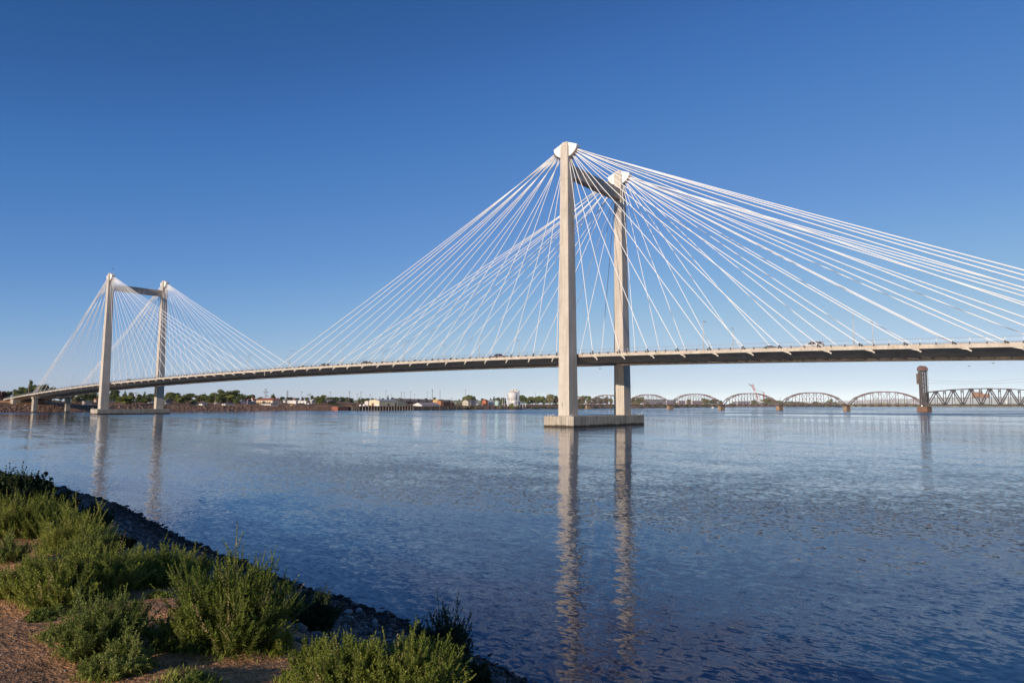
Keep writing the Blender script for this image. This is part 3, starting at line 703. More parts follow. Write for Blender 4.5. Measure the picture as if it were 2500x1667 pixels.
# small signal cabinets strapped to two of the poles
# ------------------------------------------------------------------ cars on the bridge
def car(name, label, X, Y, heading, L, H, Wd, col, cat='car', style='sedan'):
    r = thing(name, label, cat, (X, Y, zd(X)+0.06), 0 if heading > 0 else PI, 'traffic on the bridge'); h = L/2
    r.rotation_euler[1] = math.atan2(zd(X-1)-zd(X+1), 2)*heading
    pm = paint('car_paint_'+name+str(round(col[0]*1000)), col, 0.3)
    mb = MB()
    body = [(-h,.32),(-h+.02,.72),(-h+.15,.92),(-h+.9,.98),(h-1.2,.94),(h-.2,.78),(h,.6),(h,.32)]
    if style == 'wagon': body = [(-h,.32),(-h+.02,.85),(-h+.15,1.02),(-h+.9,1.1),(h-1.2,1.08),(h-.2,.9),(h,.66),(h,.32)]
    if style == 'pickup': body = [(-h,.45),(-h,1.05),(h-1.6,1.08),(h-.15,.98),(h,.7),(h,.45)]
    mb.prism(body, 1, -Wd/2, Wd/2); b = mb.build('body', pm, r); bv = b.modifiers.new('soft','BEVEL'); bv.width = .07; bv.segments = 2
    if style == 'sedan': cab = [(-h+.35,.95),(-h+1.1,H),(h-2.2,H),(h-1.15,.93)]
    elif style == 'wagon': cab = [(-h+.08,1.06),(-h+.5,H),(h-2.1,H),(h-1.2,1.05)]
    else: cab = [(-.5,1.03),(-.3,H),(1.0,H),(1.6,1.05)]
    mb = MB(); w0, w1 = Wd/2-.06, Wd/2-.24; n = len(cab); zt = max(c[1] for c in cab)
    wid = lambda z: w0+(w1-w0)*(z-.93)/(zt-.93)
    mb.add([(x,-wid(z),z) for x, z in cab]+[(x,wid(z),z) for x, z in cab], [tuple(range(n))[::-1], tuple(range(n,2*n))]+[(k,(k+1)%n,(k+1)%n+n,k+n) for k in range(n)])
    mb.build('windows', M['glass'], r)
    mb = MB(); xs_ = [c[0] for c in cab if c[1] == zt]; mb.box((min(xs_)-.02,-w1,zt-.03),(max(xs_)+.02,w1,zt+.035))
    for sgn in (-1,1):
        for (xa,za_),(xb,zb) in ((cab[0],cab[1]),(cab[2],cab[3])): mb.bar((xa,sgn*(wid(za_)),za_),(xb,sgn*wid(zb),zb),.07)
        mb.bar((0,sgn*wid(.95),.95),(-.05,sgn*wid(zt),zt),.07)
    mb.build('roof', pm, r)
    for x in (-h+.85, h-.85):
        for sgn in (-1,1):
            mb = MB(); mb.tube([(x,sgn*(Wd/2-.22),.33),(x,sgn*(Wd/2+.01),.33)], .33, 14); mb.build('wheel', M['tyre'], r)
    mb = MB(); mb.box((h-.06,-Wd/2+.1,.62),(h+.015,Wd/2-.1,.74)); mb.build('headlight', M['white'], r)
    return r
P = at_y(1984, 840, -6.0); car('white_car', 'white car with dark windows on the bridge right of the nearer tower', P[0], -6.0, -1, 4.6, 1.7, 1.84, (.60,.58,.55), style='wagon')
P = at_y(1886, 848, -2.0); car('parked_car', 'low dark car on the bridge deck just left of the white car', P[0], -2.0, 1, 4.4, 1.35, 1.78, (.03,.035,.045))
P = at_y(1220, 870, -5.0); car('dark_pickup', 'dark low pickup truck on the bridge just left of the nearer tower', P[0], -5.0, -1, 5.4, 1.6, 1.9, (.07,.04,.035), 'pickup truck', 'pickup')
P = at_y(898, 881, -5.0); car('dark_car', 'dark rounded car on the bridge halfway along the span, nearer of two', P[0], -5.0, 1, 4.6, 1.5, 1.8, (.025,.028,.035), style='wagon')
P = at_y(792, 888, -5.0); car('dark_car', 'dark rounded car on the bridge halfway along the span, farther of two', P[0], -5.0, -1, 4.6, 1.52, 1.8, (.022,.024,.03), style='wagon')
P = at_y(740, 891, -5.0); car('beige_car', 'small beige car on the bridge where the two cable fans meet', P[0], -5.0, 1, 4.2, 1.4, 1.75, (.42,.36,.28))
P = at_y(314, 924, -5.0); car('white_pickup', 'white pickup truck on the bridge between the legs of the farther tower', P[0], -5.0, 1, 5.6, 1.85, 1.95, (.70,.68,.64), 'pickup truck', 'pickup')

# ------------------------------------------------------------------ birds
def bird(label, loc, rz, kind='gull', pose='stand', k=1.0):
    body = M['white'] if kind == 'gull' else paint('dark_feathers', (.025,.024,.026)); wing = paint('grey_feathers', (.24,.25,.27)) if kind == 'gull' else body
    r = thing('gull' if kind == 'gull' else 'cormorant', label, 'bird', loc, rz, 'birds about the bridge'); r.scale = (k,k,k)
    t = .62 if pose == 'stand' else 0.25
    ax = Vector((math.cos(t),0,math.sin(t))); c = Vector((0,0,.26 if pose == 'stand' else .1 if pose == 'sit' else 0))
    st = [(-.30,.012),(-.2,.045),(-.08,.085),(.04,.098),(.13,.075),(.19,.046),(.235,.050),(.265,.052),(.30,.036),(.325,.012),(.375,.006)]
    mb = MB(); mb.tube([c+ax*s for s, _ in st], [q for _, q in st], 10)
    if pose == 'stand':
        for s in (-1,1): mb.tube([(-.02,s*.035,.2),(0,s*.035,.1),(-.01,s*.035,0)], .012, 5); mb.box((-.02,s*.035-.02,0),(.06,s*.035+.02,.012))
    mb.build('body', body, r, True)
    for s in (-1,1):
        mb = MB()
        if pose == 'fly':
            mb.add([(-.09,s*.06,.02),(.10,s*.06,.03),(.05,s*.38,.14),(-.1,s*.36,.13),(-.16,s*.72,.06),(-.06,s*.68,.075)], [(0,1,2,3),(3,2,5,4)])
            o = mb.build('wing', wing, r); so_ = o.modifiers.new('thick','SOLIDIFY'); so_.thickness = .02
        else:
            p = c+Vector((0,s*.075,.02)); mb.tube([p+ax*.12,p,p-ax*.2,p-ax*.36], [.02,.05,.045,.006], 6); mb.build('wing', wing, r, True)
    return r
zt = ZP
for x, y, lab, rz, kd, ps in [(1334,1014,'white gull standing at the left corner of the nearer pier',2.6,'gull','stand'),
      (1340,1015,'small white gull crouching beside the gull on the nearer pier corner',0.3,'gull','sit'),
      (1349,1015.5,'white gull with grey back standing left of the near leg base',-2.2,'gull','stand'),
      (1391,1016,'small white gull crouching on the pier below the near leg',0.2,'gull','sit'),
      (1397,1016.5,'white gull standing at the front corner of the nearer pier',-1.0,'gull','stand'),
      (1548,1010,'black cormorant standing right of the far leg on the nearer pier',-.6,'cormorant','stand'),
      (1561,1012,'white gull crouching at the right end of the nearer pier',.2,'gull','sit'),
      (1569,1011,'grey gull standing at the right end of the nearer pier',.5,'gull','stand')]:
    P = at_line(x, y, 0, 0)
    # set each bird on the pier top under its picture position
    P = at_x(x, y, 0); u = (x-1328)/(1400-1328)
    if x < 1400: px_ = -4.3+8.5*u; py_ = -18.35
    else: px_ = 4.2; py_ = -18.3+36.6*((x-1400)/(1571-1400))
    bird(lab, (px_, py_, zt), rz, kd, ps, 1.15)
for x, lab in ((-303.0,'white gull standing at the left corner of the farther pier'),(-300.9,'white gull standing beside another on the farther pier corner')):
    bird(lab, (x,-18.3,zt), .4 if x < -302 else 2.4, 'gull', 'stand', 1.3)
for x, y, D, lab in ((276,656,300,'tiny dark bird flying above the farther tower'),(2366,894,260,'dark bird flying under the deck right of the lift tower'),
                     (2425,887,240,'tiny dark bird flying close under the deck near the right edge'),(1465,900,230,'tiny dark bird flying between the legs of the nearer tower')):
    P = at_dist(x, y, D); bird(lab, P, .7, 'cormorant', 'fly', 1.1)
# ------------------------------------------------------------------ railway bridge
RA, RB = 600.0, -0.2
def rail_pt(px): return at_line(px, 990, RA, RB)
ru = Vector((1, RB, 0)).normalized(); rv = Vector((-ru.y, ru.x, 0))
O4 = Vector(rail_pt(2260)); O4.z = 0
def s_of(px): return (Vector(rail_pt(px))-O4).dot(ru)
RW = thing('railway_bridge', 'rusty brown railway bridge of arched trusses with a lift tower, far behind the road bridge', 'bridge', O4, math.atan2(ru.y, ru.x))
PS = [s_of(p) for p in (1436, 1531, 1636, 1761, 1903, 2067, 2260)]
PS = [2*PS[0]-PS[1]] + PS
ZB, TWH = 6.0, 3.1                                               # bottom chord level, half the distance between trusses
def truss(a, b, name):
    L = b-a; r = empty(name, (a,0,0), 0, RW); n = 9
    top = [None,13.4,16.7,18.7,19.3,19.3,18.7,16.7,13.4,None]; X = [L*(.02+.96*k/n) for k in range(n+1)]
    for s in (-1, 1):
        y = s*TWH; mb = MB()
        mb.bar((X[0],y,ZB),(X[n],y,ZB),.55,.7)
        pts = [(X[0],y,ZB)]+[(X[k],y,top[k]) for k in range(1,n)]+[(X[n],y,ZB)]
        for p, q in zip(pts, pts[1:]): mb.bar(p, q, .62, .85)
        for k in range(1, n): mb.bar((X[k],y,ZB),(X[k],y,top[k]),.36)
        for k in range(1, n-1):
            i, j = (k, k+1) if k < n//2 else (k+1, k)
            mb.bar((X[i],y,top[i]),(X[j],y,ZB),.24)
            if k in (3,4,5): mb.bar((X[j],y,top[j]),(X[i],y,ZB),.16)
        for k in (3,5): mb.bar((X[k],y,12.6),(X[k+1],y,12.6),.2)
        mb.build('side_truss', M['rust'], r)
    mb = MB()
    for k in range(1, n): mb.bar((X[k],-TWH,top[k]-.2),(X[k],TWH,top[k]-.2),.3,.5)
    for k in (1, n-1): mb.bar((X[k],-TWH,top[k]-1.4),(X[k],TWH,top[k]-1.4),.25,.35)
    mb.build('top_bracing', M['rust'], r)
    mb = MB(); mb.box((X[0],-TWH+.3,ZB-.1),(X[n],TWH-.3,ZB+.5))
    for k in range(n+1): mb.box((X[k]-.25,-TWH-.5,ZB-1.0),(X[k]+.25,TWH+.5,ZB-.1))
    mb.build('track_floor', M['rustdark'], r)
    mb = MB(); mb.bar((X[0],-TWH-1.1,ZB+1.25),(X[n],-TWH-1.1,ZB+1.25),.09); mb.bar((X[0],-TWH-1.1,ZB+.05),(X[n],-TWH-1.1,ZB+.05),.3,.2)
    for x in np.arange(X[0], X[n], 2.2): mb.bar((x,-TWH-1.1,ZB),(x,-TWH-1.1,ZB+1.25),.08)
    mb.build('walkway_rail', M['rust'], r)
for a, b in zip(PS, PS[1:]): truss(a, b, 'truss_span')
for i, p in enumerate(PS[:-1]):
    mb = MB(); mb.frustum((p,0,-2),(2.0,4.9),(p,0,4.25),(1.75,4.5)); mb.frustum((p,0,4.25),(2.1,4.9),(p,0,4.8),(2.1,4.9))
    c = mb.build('stone_pier', M['stone'], RW); bv = c.modifiers.new('soft','BEVEL'); bv.width = .5; bv.segments = 3
def lift_tower(p, flip):
    r = empty('lift_tower', (p,0,0), 0 if not flip else PI, RW); H = 38.6
    for s in (-1, 1):
        mb = MB()
        for x in (-2.1, 1.9): mb.bar((x,s*TWH,4.8),(x,s*TWH,H),1.1,1.1)
        for k, z in enumerate(np.arange(7, H-3, 4.0)):
            mb.bar((-2.1,s*TWH,z),(1.9,s*TWH,z+4.0),.35); mb.bar((1.9,s*TWH,z),(-2.1,s*TWH,z+4.0),.35); mb.bar((-2.1,s*TWH,z),(1.9,s*TWH,z),.35)
        if s < 0: mb.box((-2.0,s*TWH-.25,12),(.6,s*TWH+.25,H))
        mb.build('tower_leg', M['rustdark'], r)
        mb = MB(); R_ = 3.7                                       # hood over the sheave
        a = [(R_*math.cos(t)*(1.0), 40.6+R_*.98*math.sin(t)) for t in np.linspace(0, PI, 15)]
        mb.prism([(R_,39.6)]+a+[(-R_,39.6)], 1, s*TWH-1.0, s*TWH+1.0); h = mb.build('sheave_hood', M['rustred'], r)
        bv = h.modifiers.new('soft','BEVEL'); bv.width = .35; bv.segments = 2
        mb = MB()
        for x in (-3.3, 3.3):
            for q in (-.3,.3): mb.bar((x,s*TWH+q,38 if x < 0 else 18.5),(x,s*TWH+q,40.2),.12)
        mb.build('hoist_rope', M['rustdark'], r)
    mb = MB(); mb.box((-4.5,-TWH-.6,26.5),(-2.4,TWH+.6,36.8)); mb.box((-2.4,-TWH-.55,27.2),(-1.0,-TWH+.2,36.0)); mb.build('counterweight', simple('counterweight_grey'+str(flip), (.12,.085,.07), .8, .25, .5), r)
    mb = MB(); mb.bar((-2,-TWH,H),(-2,TWH,H),.9,1.2); mb.bar((1.9,-TWH,H),(1.9,TWH,H),.9,1.2); mb.box((-3.2,-TWH-.9,H),(3.2,TWH+.9,H+.7))
    for z in (14, 20, 25): mb.bar((1.9,-TWH,z),(1.9,TWH,z),.5)
    mb.build('tower_head', M['rustdark'], r)
    mb = MB(); mb.box((.7,-TWH+.3,8.2),(3.3,TWH+.4,18.0)); mb.build('winch_house', M['rustdark'], r)
    mb = MB(); mb.frustum((0,0,-2),(4.6,6.6),(0,0,3.1),(4.4,6.4)); mb.frustum((0,0,3.1),(4.7,6.7),(0,0,3.4),(4.7,6.7)); mb.frustum((0,0,3.4),(4.4,6.3),(0,0,4.8),(3.6,5.4))
    c = mb.build('fender_pier', simple('rusty_pier_cladding'+str(flip), (.185,.10,.062), .85, .4, .6), r); bv = c.modifiers.new('soft','BEVEL'); bv.width = .6; bv.segments = 2
    mb = MB(); mb.box((-.8,-6.0,4.8),(.5,-4.9,6.1)); mb.build('pier_cabin', M['white'], r)
LS0, NP, PL = 1.4, 6, 14.6
lift_tower(-1.2, False); lift_tower(LS0*2+NP*PL+1.0, True)
r = empty('lift_span', (LS0+.6,0,0), 0, RW)
LL = NP*PL; tz = lambda x: 18.4+2.9*(1-((x-LL/2)/(LL/2))**2)
for s in (-1, 1):
    y = s*TWH; mb = MB(); mb.box((0,y-.4,ZB-.5),(LL,y+.4,ZB+.9))
    xs_ = [0]+[PL*(k+.5) for k in range(NP)]+[LL]
    for a, b in zip(xs_, xs_[1:]): mb.bar((a,y,tz(a)),(b,y,tz(b)),.55,.7)
    for k in range(NP):
        pk = PL*(k+.5)
        for e in (PL*k, PL*(k+1)): mb.bar((e,y,ZB),(pk,y,tz(pk)),.8,.75)
        mb.bar((pk,y,ZB),(pk,y,tz(pk)),.4); mb.box((pk-1.2,y-.45,tz(pk)-1.1),(pk+1.2,y+.45,tz(pk)+.3))
        mb.bar((PL*k,y,ZB),(PL*k,y,tz(PL*k)),.5)
    mb.bar((0,y,13.2),(LL,y,13.2),.3)
    mb.build('side_truss', M['rustdark'], r)
for k in range(2*NP+1):
    mb = MB(); x = PL*k/2; mb.bar((x,-TWH,tz(x)-.2),(x,TWH,tz(x)-.2),.35,.5)
    if k % 2 == 0:
        for s in (-1,1): mb.bar((x,s*TWH,tz(x)-4.2),(x,0,tz(x)-1),.3)
    mb.build('top_brace', M['rustdark'], r)
mb = MB(); mb.box((0,-TWH+.45,ZB-.3),(LL,TWH-.45,ZB+.6)); mb.build('track_floor', M['rustdark'], r)
mb = MB(); mb.box((LL/2-6.5,-2.6,12.8),(LL/2+1.0,2.6,18.2)); mb.box((LL/2+1.0,-2.4,12.8),(LL/2+6.5,2.4,16.4)); mb.build('machinery_house', simple('blistered_paint', (.27,.165,.115), .9, .5, .9), r)
mb = MB()
for z, sg in ((30.5,2.8),(27.5,1.6)):
    y = -TWH if z > 30 else TWH
    mb.tube([(LL*k/24,y,z-4*sg*(k/24)*(1-k/24)) for k in range(25)], .05, 4)
mb.build('overhead_wire', M['dark'], r)

# ------------------------------------------------------------------ trees of the far bank
def crown_mesh(name, kind, seed, nl, size):
    r = np.random.default_rng(seed); C_ = []; Rr = []
    if kind == 'cone':
        for k in range(26):
            z = .12+.86*k/25; C_.append((r.normal(0,.05), r.normal(0,.05), z)); Rr.append(max(.03,.46*(1-z)**.8+.02)*np.array([1,1,.45]))
    elif kind == 'column':
        for k in range(16):
            z = .12+.84*k/15; C_.append((r.normal(0,.09), r.normal(0,.09), z)); Rr.append(.30*math.sin(PI*min(1,.2+z*.8))**.5*np.array([1,1,.5])+.03)
    elif kind == 'shrub':
        for k in range(13):
            a = r.uniform(0,6.28); q = r.uniform(0,.34); C_.append((q*math.cos(a), q*math.sin(a), r.uniform(.12,.68)*(1-q))); Rr.append(r.uniform(.16,.27)*np.array([1,1,.9]))
    else:
        for k in range(20):
            a = r.uniform(0,6.28); q = r.uniform(.02,.34); z = r.uniform(.15,.84)
            q *= math.sin(PI*min(1,(z-.05)/1.0))**.6; C_.append((q*math.cos(a), q*math.sin(a), z)); Rr.append(r.uniform(.12,.21)*np.array([1.05,1.05,.8]))
    C_ = np.array(C_); Rr = np.array(Rr)
    wgt = Rr[:,0]**2; idx = r.choice(len(C_), nl, p=wgt/wgt.sum())
    d = r.normal(size=(nl,3)); d /= np.linalg.norm(d, axis=1)[:,None]; d[:,2] = np.where(d[:,2] < -.55, -d[:,2], d[:,2])
    p = C_[idx]+d*Rr[idx]*(r.uniform(.55,1.12,nl)[:,None])
    nrm = d+.75*r.normal(size=(nl,3)); nrm /= np.linalg.norm(nrm, axis=1)[:,None]
    a = np.cross(nrm, r.normal(size=(nl,3))); a /= np.linalg.norm(a, axis=1)[:,None]; b = np.cross(nrm, a)
    sz = size*r.uniform(.6,1.4,nl)[:,None]
    V = np.stack([p-a*sz*.6, p-b*sz*.42+nrm*sz*.1, p+a*sz*.62, p+b*sz*.42], 1).reshape(-1,3)
    V[:,2] = np.maximum(V[:,2], .01)
    return np_mesh(name, V, np.arange(nl*4).reshape(-1,4))
def trunk_mesh(name, seed, shrub=False):
    r = random.Random(seed); mb = MB()
    if not shrub:
        mb.tube([(0,0,-.03),(r.uniform(-.01,.01),.01,.2),(r.uniform(-.02,.02),0,.45),(r.uniform(-.03,.03),0,.72)], [.034,.026,.018,.006], 7)
    for k in range(6):
        a = r.uniform(0,6.28); z = r.uniform(.03,.1) if shrub else r.uniform(.2,.5); q = r.uniform(.18,.34)
        mb.tube([(0,0,z-.03),(q*.5*math.cos(a),q*.5*math.sin(a),z+.12),(q*math.cos(a),q*math.sin(a),z+.3)], [.013,.009,.003], 5)
    return mb
KM = {'round':[crown_mesh('crown','round',s,1500,.085) for s in (1,2,3,4,5)], 'cone':[crown_mesh('crown','cone',s,1100,.07) for s in (11,12)],
      'column':[crown_mesh('crown','column',s,1000,.08) for s in (21,22)], 'shrub':[crown_mesh('crown','shrub',s,900,.09) for s in (31,32,33)]}
TRUNK = {}
for q, nm in ((0,'tree'),(1,'shrub')):
    o = trunk_mesh(nm, 5+q, bool(q)).build('trunk', M['bark']); TRUNK[nm] = o.data; bpy.data.objects.remove(o)
LEAF = {'dark': leafmat('dark_foliage', (.035,.06,.018), (.125,.16,.042), .28, .25), 'mid': leafmat('mid_foliage', (.055,.085,.02), (.20,.225,.05), .3, .25),
        'light': leafmat('light_foliage', (.085,.12,.022), (.27,.29,.06), .32, .25), 'olive': leafmat('olive_foliage', (.12,.12,.055), (.32,.29,.14), .28, .25),
        'grey': leafmat('grey_green_foliage', (.08,.095,.055), (.20,.215,.125), .28, .25), 'plum': leafmat('plum_foliage', (.05,.022,.02), (.15,.06,.045), .22, .25)}
for k in KM:
    for me in KM[k]: me.materials.append(LEAF['mid'])
LOOK = {'dark':'dark green','mid':'green','light':'light green','olive':'pale olive','grey':'grey green','plum':'dark plum coloured'}
SHAPE = {'round':'round','cone':'pointed','column':'slender','shrub':'low'}
SEG = [(-200,34,'at the far left edge'),(34,136,'behind the shore end of the deck'),(136,244,'under the deck by the farther tower'),
       (244,392,'between the farther tower legs'),(392,470,'just right of the farther tower'),(470,536,'behind the two low white sheds'),
       (536,622,'in the big clump left of the motel'),(622,700,'behind the red roofed motel'),(700,770,'behind the long white trailers'),
       (770,832,'left of the brown embankment'),(832,902,'above the brown embankment'),(902,1000,'behind the cream warehouse'),
       (1000,1128,'above the dark freight cars'),(1128,1176,'by the pale gabled house'),(1176,1236,'between the orange house and the silos'),
       (1236,1292,'beside the white silos'),(1292,1366,'just left of the near tower'),(1366,1500,'between the nearer tower legs'),
       (1500,1640,'under the second arched span'),(1640,1772,'under the third arched span'),(1772,1910,'beside the red crane'),(1910,2100,'under the arched span right of the crane')]
# (x, top row, width px, kind, colour, metres inland)
TREES = [(-14,950,22,'round','mid',70),(5,953,15,'round','plum',66),(19,952,16,'round','mid',74),(33,957,6,'cone','dark',90),(44,949,20,'round','mid',80),(58,941,25,'round','mid',88),
 (71,929,13,'column','dark',95),(84,934,20,'round','dark',92),(99,938,18,'round','mid',84),(112,936,22,'round','dark',96),(124,941,16,'round','mid',90),(146,949,14,'round','dark',88),(164,946,15,'round','dark',92),
 (177,941,9,'round','dark',96),(186,967,30,'round','olive',40),(208,958,30,'round','dark',70),(226,957,24,'round','mid',78),(240,962,14,'round','mid',66),
 (277,951,24,'round','dark',56),(287,956,9,'cone','dark',66),(304,953,15,'cone','mid',80),(320,956,15,'round','grey',86),(309,963,46,'round','light',24),(352,955,11,'cone','dark',84),(340,961,18,'round','dark',44),(364,959,17,'round','grey',78),
 (356,970,26,'round','dark',38),(380,962,18,'round','dark',50),(413,957,25,'round','mid',72),(431,958,25,'round','dark',70),(459,958,22,'round','dark',76),(441,963,27,'round','mid',24),(470,974,13,'shrub','olive',30),(478,977,10,'shrub','grey',34),
 (486,961,26,'round','mid',58),(499,958,6,'cone','dark',90),(507,964,17,'round','dark',52),(522,956,26,'round','mid',80),(516,966,24,'round','mid',44),(546,949,26,'round','mid',86),(534,963,16,'round','light',40),(571,950,28,'round','mid',90),
 (565,961,26,'round','light',46),(547,968,12,'column','dark',44),(585,960,15,'round','dark',70),(575,973,13,'shrub','light',40),(596,963,16,'round','mid',76),(614,961,22,'round','dark',86),(607,965,18,'round','mid',80),
 (634,969,14,'round','dark',120),(666,960,14,'cone','dark',110),(688,968,14,'round','dark',130),(652,972,10,'round','mid',125),(702,969,14,'round','dark',140),(713,969,12,'round','mid',140),(726,971,11,'round','dark',110),(738,970,8,'column','plum',100),(748,969,13,'round','grey',140),
 (762,965,10,'round','dark',130),(783,963,25,'round','mid',40),(772,969,14,'round','mid',70),(800,969,14,'round','grey',140),(816,968,13,'round','dark',150),(810,981,20,'shrub','mid',40),(817,983,16,'shrub','mid',30),
 (807,968,12,'round','dark',170),(822,968,14,'round','mid',180),(835,967,15,'round','dark',180),(847,969,14,'round','grey',190),(858,970,11,'round','dark',190),(877,968,6,'cone','dark',180),(886,971,11,'round','dark',200),(897,970,12,'round','mid',200),(862,988,9,'shrub','dark',24),
 (913,971,13,'round','mid',220),(927,968,4,'cone','dark',200),(934,971,10,'round','dark',220),(947,964,7,'cone','dark',200),(957,970,10,'round','grey',210),(979,970,9,'round','plum',200),
 (1060,968,8,'round','dark',230),(1039,971,9,'round','dark',260),(1136,965,16,'round','mid',90),(1147,964,17,'round','mid',96),(1156,966,14,'round','dark',92),(1132,986,16,'shrub','olive',4),(1149,987,14,'shrub','olive',6),(1162,989,12,'shrub','olive',3),
 (1177,972,10,'round','dark',160),(1184,973,10,'round','dark',160),(1198,970,8,'cone','dark',150),(1206,967,9,'cone','dark',140),(1216,968,14,'round','dark',120),(1226,970,11,'round','dark',110),(1221,985,13,'shrub','olive',4),(1232,969,9,'round','dark',120),
 (1250,983,12,'shrub','light',3),(1263,985,9,'shrub','olive',5),(1276,964,20,'round','dark',70),(1288,968,12,'round','mid',80),(1300,966,17,'round','mid',70),(1313,965,17,'round','mid',76),(1325,965,16,'round','light',70),(1342,962,24,'round','olive',64),(1357,964,14,'round','mid',60),
 (1372,966,14,'round','mid',66),(1413,972,11,'round','dark',40),(1424,963,19,'round','mid',60),(1438,966,17,'round','mid',70),(1452,968,15,'round','grey',76),(1466,969,15,'round','grey',80),(1480,968,15,'round','grey',84),(1491,970,10,'round','mid',70),(1508,969,12,'round','dark',80),
 (1420,987,14,'shrub','mid',5),(1436,989,12,'shrub','olive',5),(1453,990,14,'shrub','dark',6),(1470,989,12,'shrub','dark',7),(1489,989,12,'shrub','olive',6),(1310,990,10,'shrub','dark',4),(1330,991,14,'shrub','dark',4),(1348,991,14,'shrub','dark',4),(1296,991,12,'shrub','olive',4),
 (1546,969,11,'round','dark',60),(1560,968,21,'round','mid',70),(1549,978,14,'shrub','olive',40),(1580,980,13,'shrub','dark',40),(1608,979,14,'shrub','dark',44),(1562,988,14,'shrub','olive',8),(1583,988,14,'shrub','dark',8),(1602,988,12,'shrub','dark',8),(1621,988,14,'shrub','light',6),
 (1650,981,11,'shrub','olive',60),(1682,974,13,'round','olive',70),(1722,971,22,'round','mid',70),(1741,973,24,'round','dark',66),(1760,977,12,'round','dark',60),(1650,988,24,'shrub','dark',8),(1674,988,20,'shrub','dark',8),(1699,988,20,'shrub','dark',8),(1722,989,18,'shrub','mid',8),(1745,989,18,'shrub','dark',8),
 (1785,980,9,'shrub','mid',40),(1842,976,20,'round','mid',60),(1873,970,26,'round','mid',66),(1890,974,24,'round','mid',70),(1906,977,16,'round','dark',70),(2030,971,9,'round','dark',60)]
counts = {}; rows = []
for i, (x, y, wpx, kind, colr, t) in enumerate(TREES):
    seg = next(s for s in SEG if s[0] <= x < s[1]); rows.append((x, i, seg[2], kind, colr))
total = {}
for x, i, sg, kind, colr in rows: total[(sg, kind, colr)] = total.get((sg, kind, colr), 0)+1
LAB = {}
for x, i, sg, kind, colr in sorted(rows):
    key = (sg, kind, colr); counts[key] = counts.get(key, 0)+1; what = 'bush' if kind == 'shrub' else 'tree'
    head = f'{LOOK[colr]} {SHAPE[kind]} {what}'
    LAB[i] = head+' '+sg if total[key] == 1 else f'{ORD[counts[key]-1]} {head} from the left, {sg}'
seen = {}
TMPL = {}
for i, (x, y, wpx, kind, colr, t) in enumerate(TREES):
    P = shore_pt(x, t); H = height_to(P, y-0.5); W_ = wpx/(FPX/depth(P))*1.28
    H = max(H, 1.6)
    nm = 'bush' if kind == 'shrub' else 'tree'
    name = {'cone':'conifer_tree','shrub':'shore_bush','column':'slender_tree','round':'leafy_tree'}[kind]
    r = thing(name, LAB[i], nm, P, RNG.uniform(0,6.28), 'bushes on the far bank' if kind == 'shrub' else 'trees on the far bank')
    r.scale = (W_, W_, H)
    me = KM[kind][i % len(KM[kind])]; c = bpy.data.objects.new('crown', me); COL.objects.link(c); c.parent = r; recolour(c, LEAF[colr])
    tr = bpy.data.objects.new('trunk', TRUNK['shrub' if kind == 'shrub' else 'tree']); COL.objects.link(tr); tr.parent = r
# far woods that read as one mass
def woods(name, label, x0, x1, y, D, colr, n, thick=60):
    V = []; r = np.random.default_rng(abs(int(x0))); P0, P1 = at_dist(x0, 985, D), at_dist(x1, 985, D)
    u = r.random(n); hgt = (at_dist((x0+x1)/2, y, D)[2]-2.0)*(0.72+.55*fbm(u*14, 0*u, abs(int(x0)), 3))
    q = P0[None,:2]+(P1-P0)[None,:2]*u[:,None]; dirn = (P0+P1)[:2]/2-CAM[:2]; dirn /= np.linalg.norm(dirn)
    q = q+dirn[None]*(r.random(n)*thick)[:,None]; z = 2.0+hgt*r.random(n)**.7
    p = np.stack([q[:,0], q[:,1], z], -1); nrm = r.normal(size=(n,3))+np.array([.2,-.6,.5]); nrm /= np.linalg.norm(nrm,axis=1)[:,None]
    a = np.cross(nrm, r.normal(size=(n,3))); a /= np.linalg.norm(a,axis=1)[:,None]; b = np.cross(nrm,a); s = (D/900.)*r.uniform(.8,1.9,n)[:,None]
    V = np.stack([p-a*s, p-b*s*.7, p+a*s, p+b*s*.7], 1).reshape(-1,3)
    tag(link(name, np_mesh(name, V, np.arange(n*4).reshape(-1,4)), LEAF[colr]), label, None, kind='stuff')
woods('distant_woods', 'long low line of dusty green trees beyond the arched spans', 1915, 2066, 979, 2300, 'grey', 2600, 200)
woods('distant_woods', 'thin dusty green scrub on the horizon behind the lift span', 2066, 2620, 984.5, 3200, 'olive', 3000, 300)
woods('distant_woods', 'dark skyline of trees far behind the freight yard', 700, 1240, 975, 1500, 'grey', 3500, 200)
woods('distant_woods', 'trees filling the skyline behind the houses left of the freight yard', -60, 760, 969, 900, 'dark', 5000, 120)
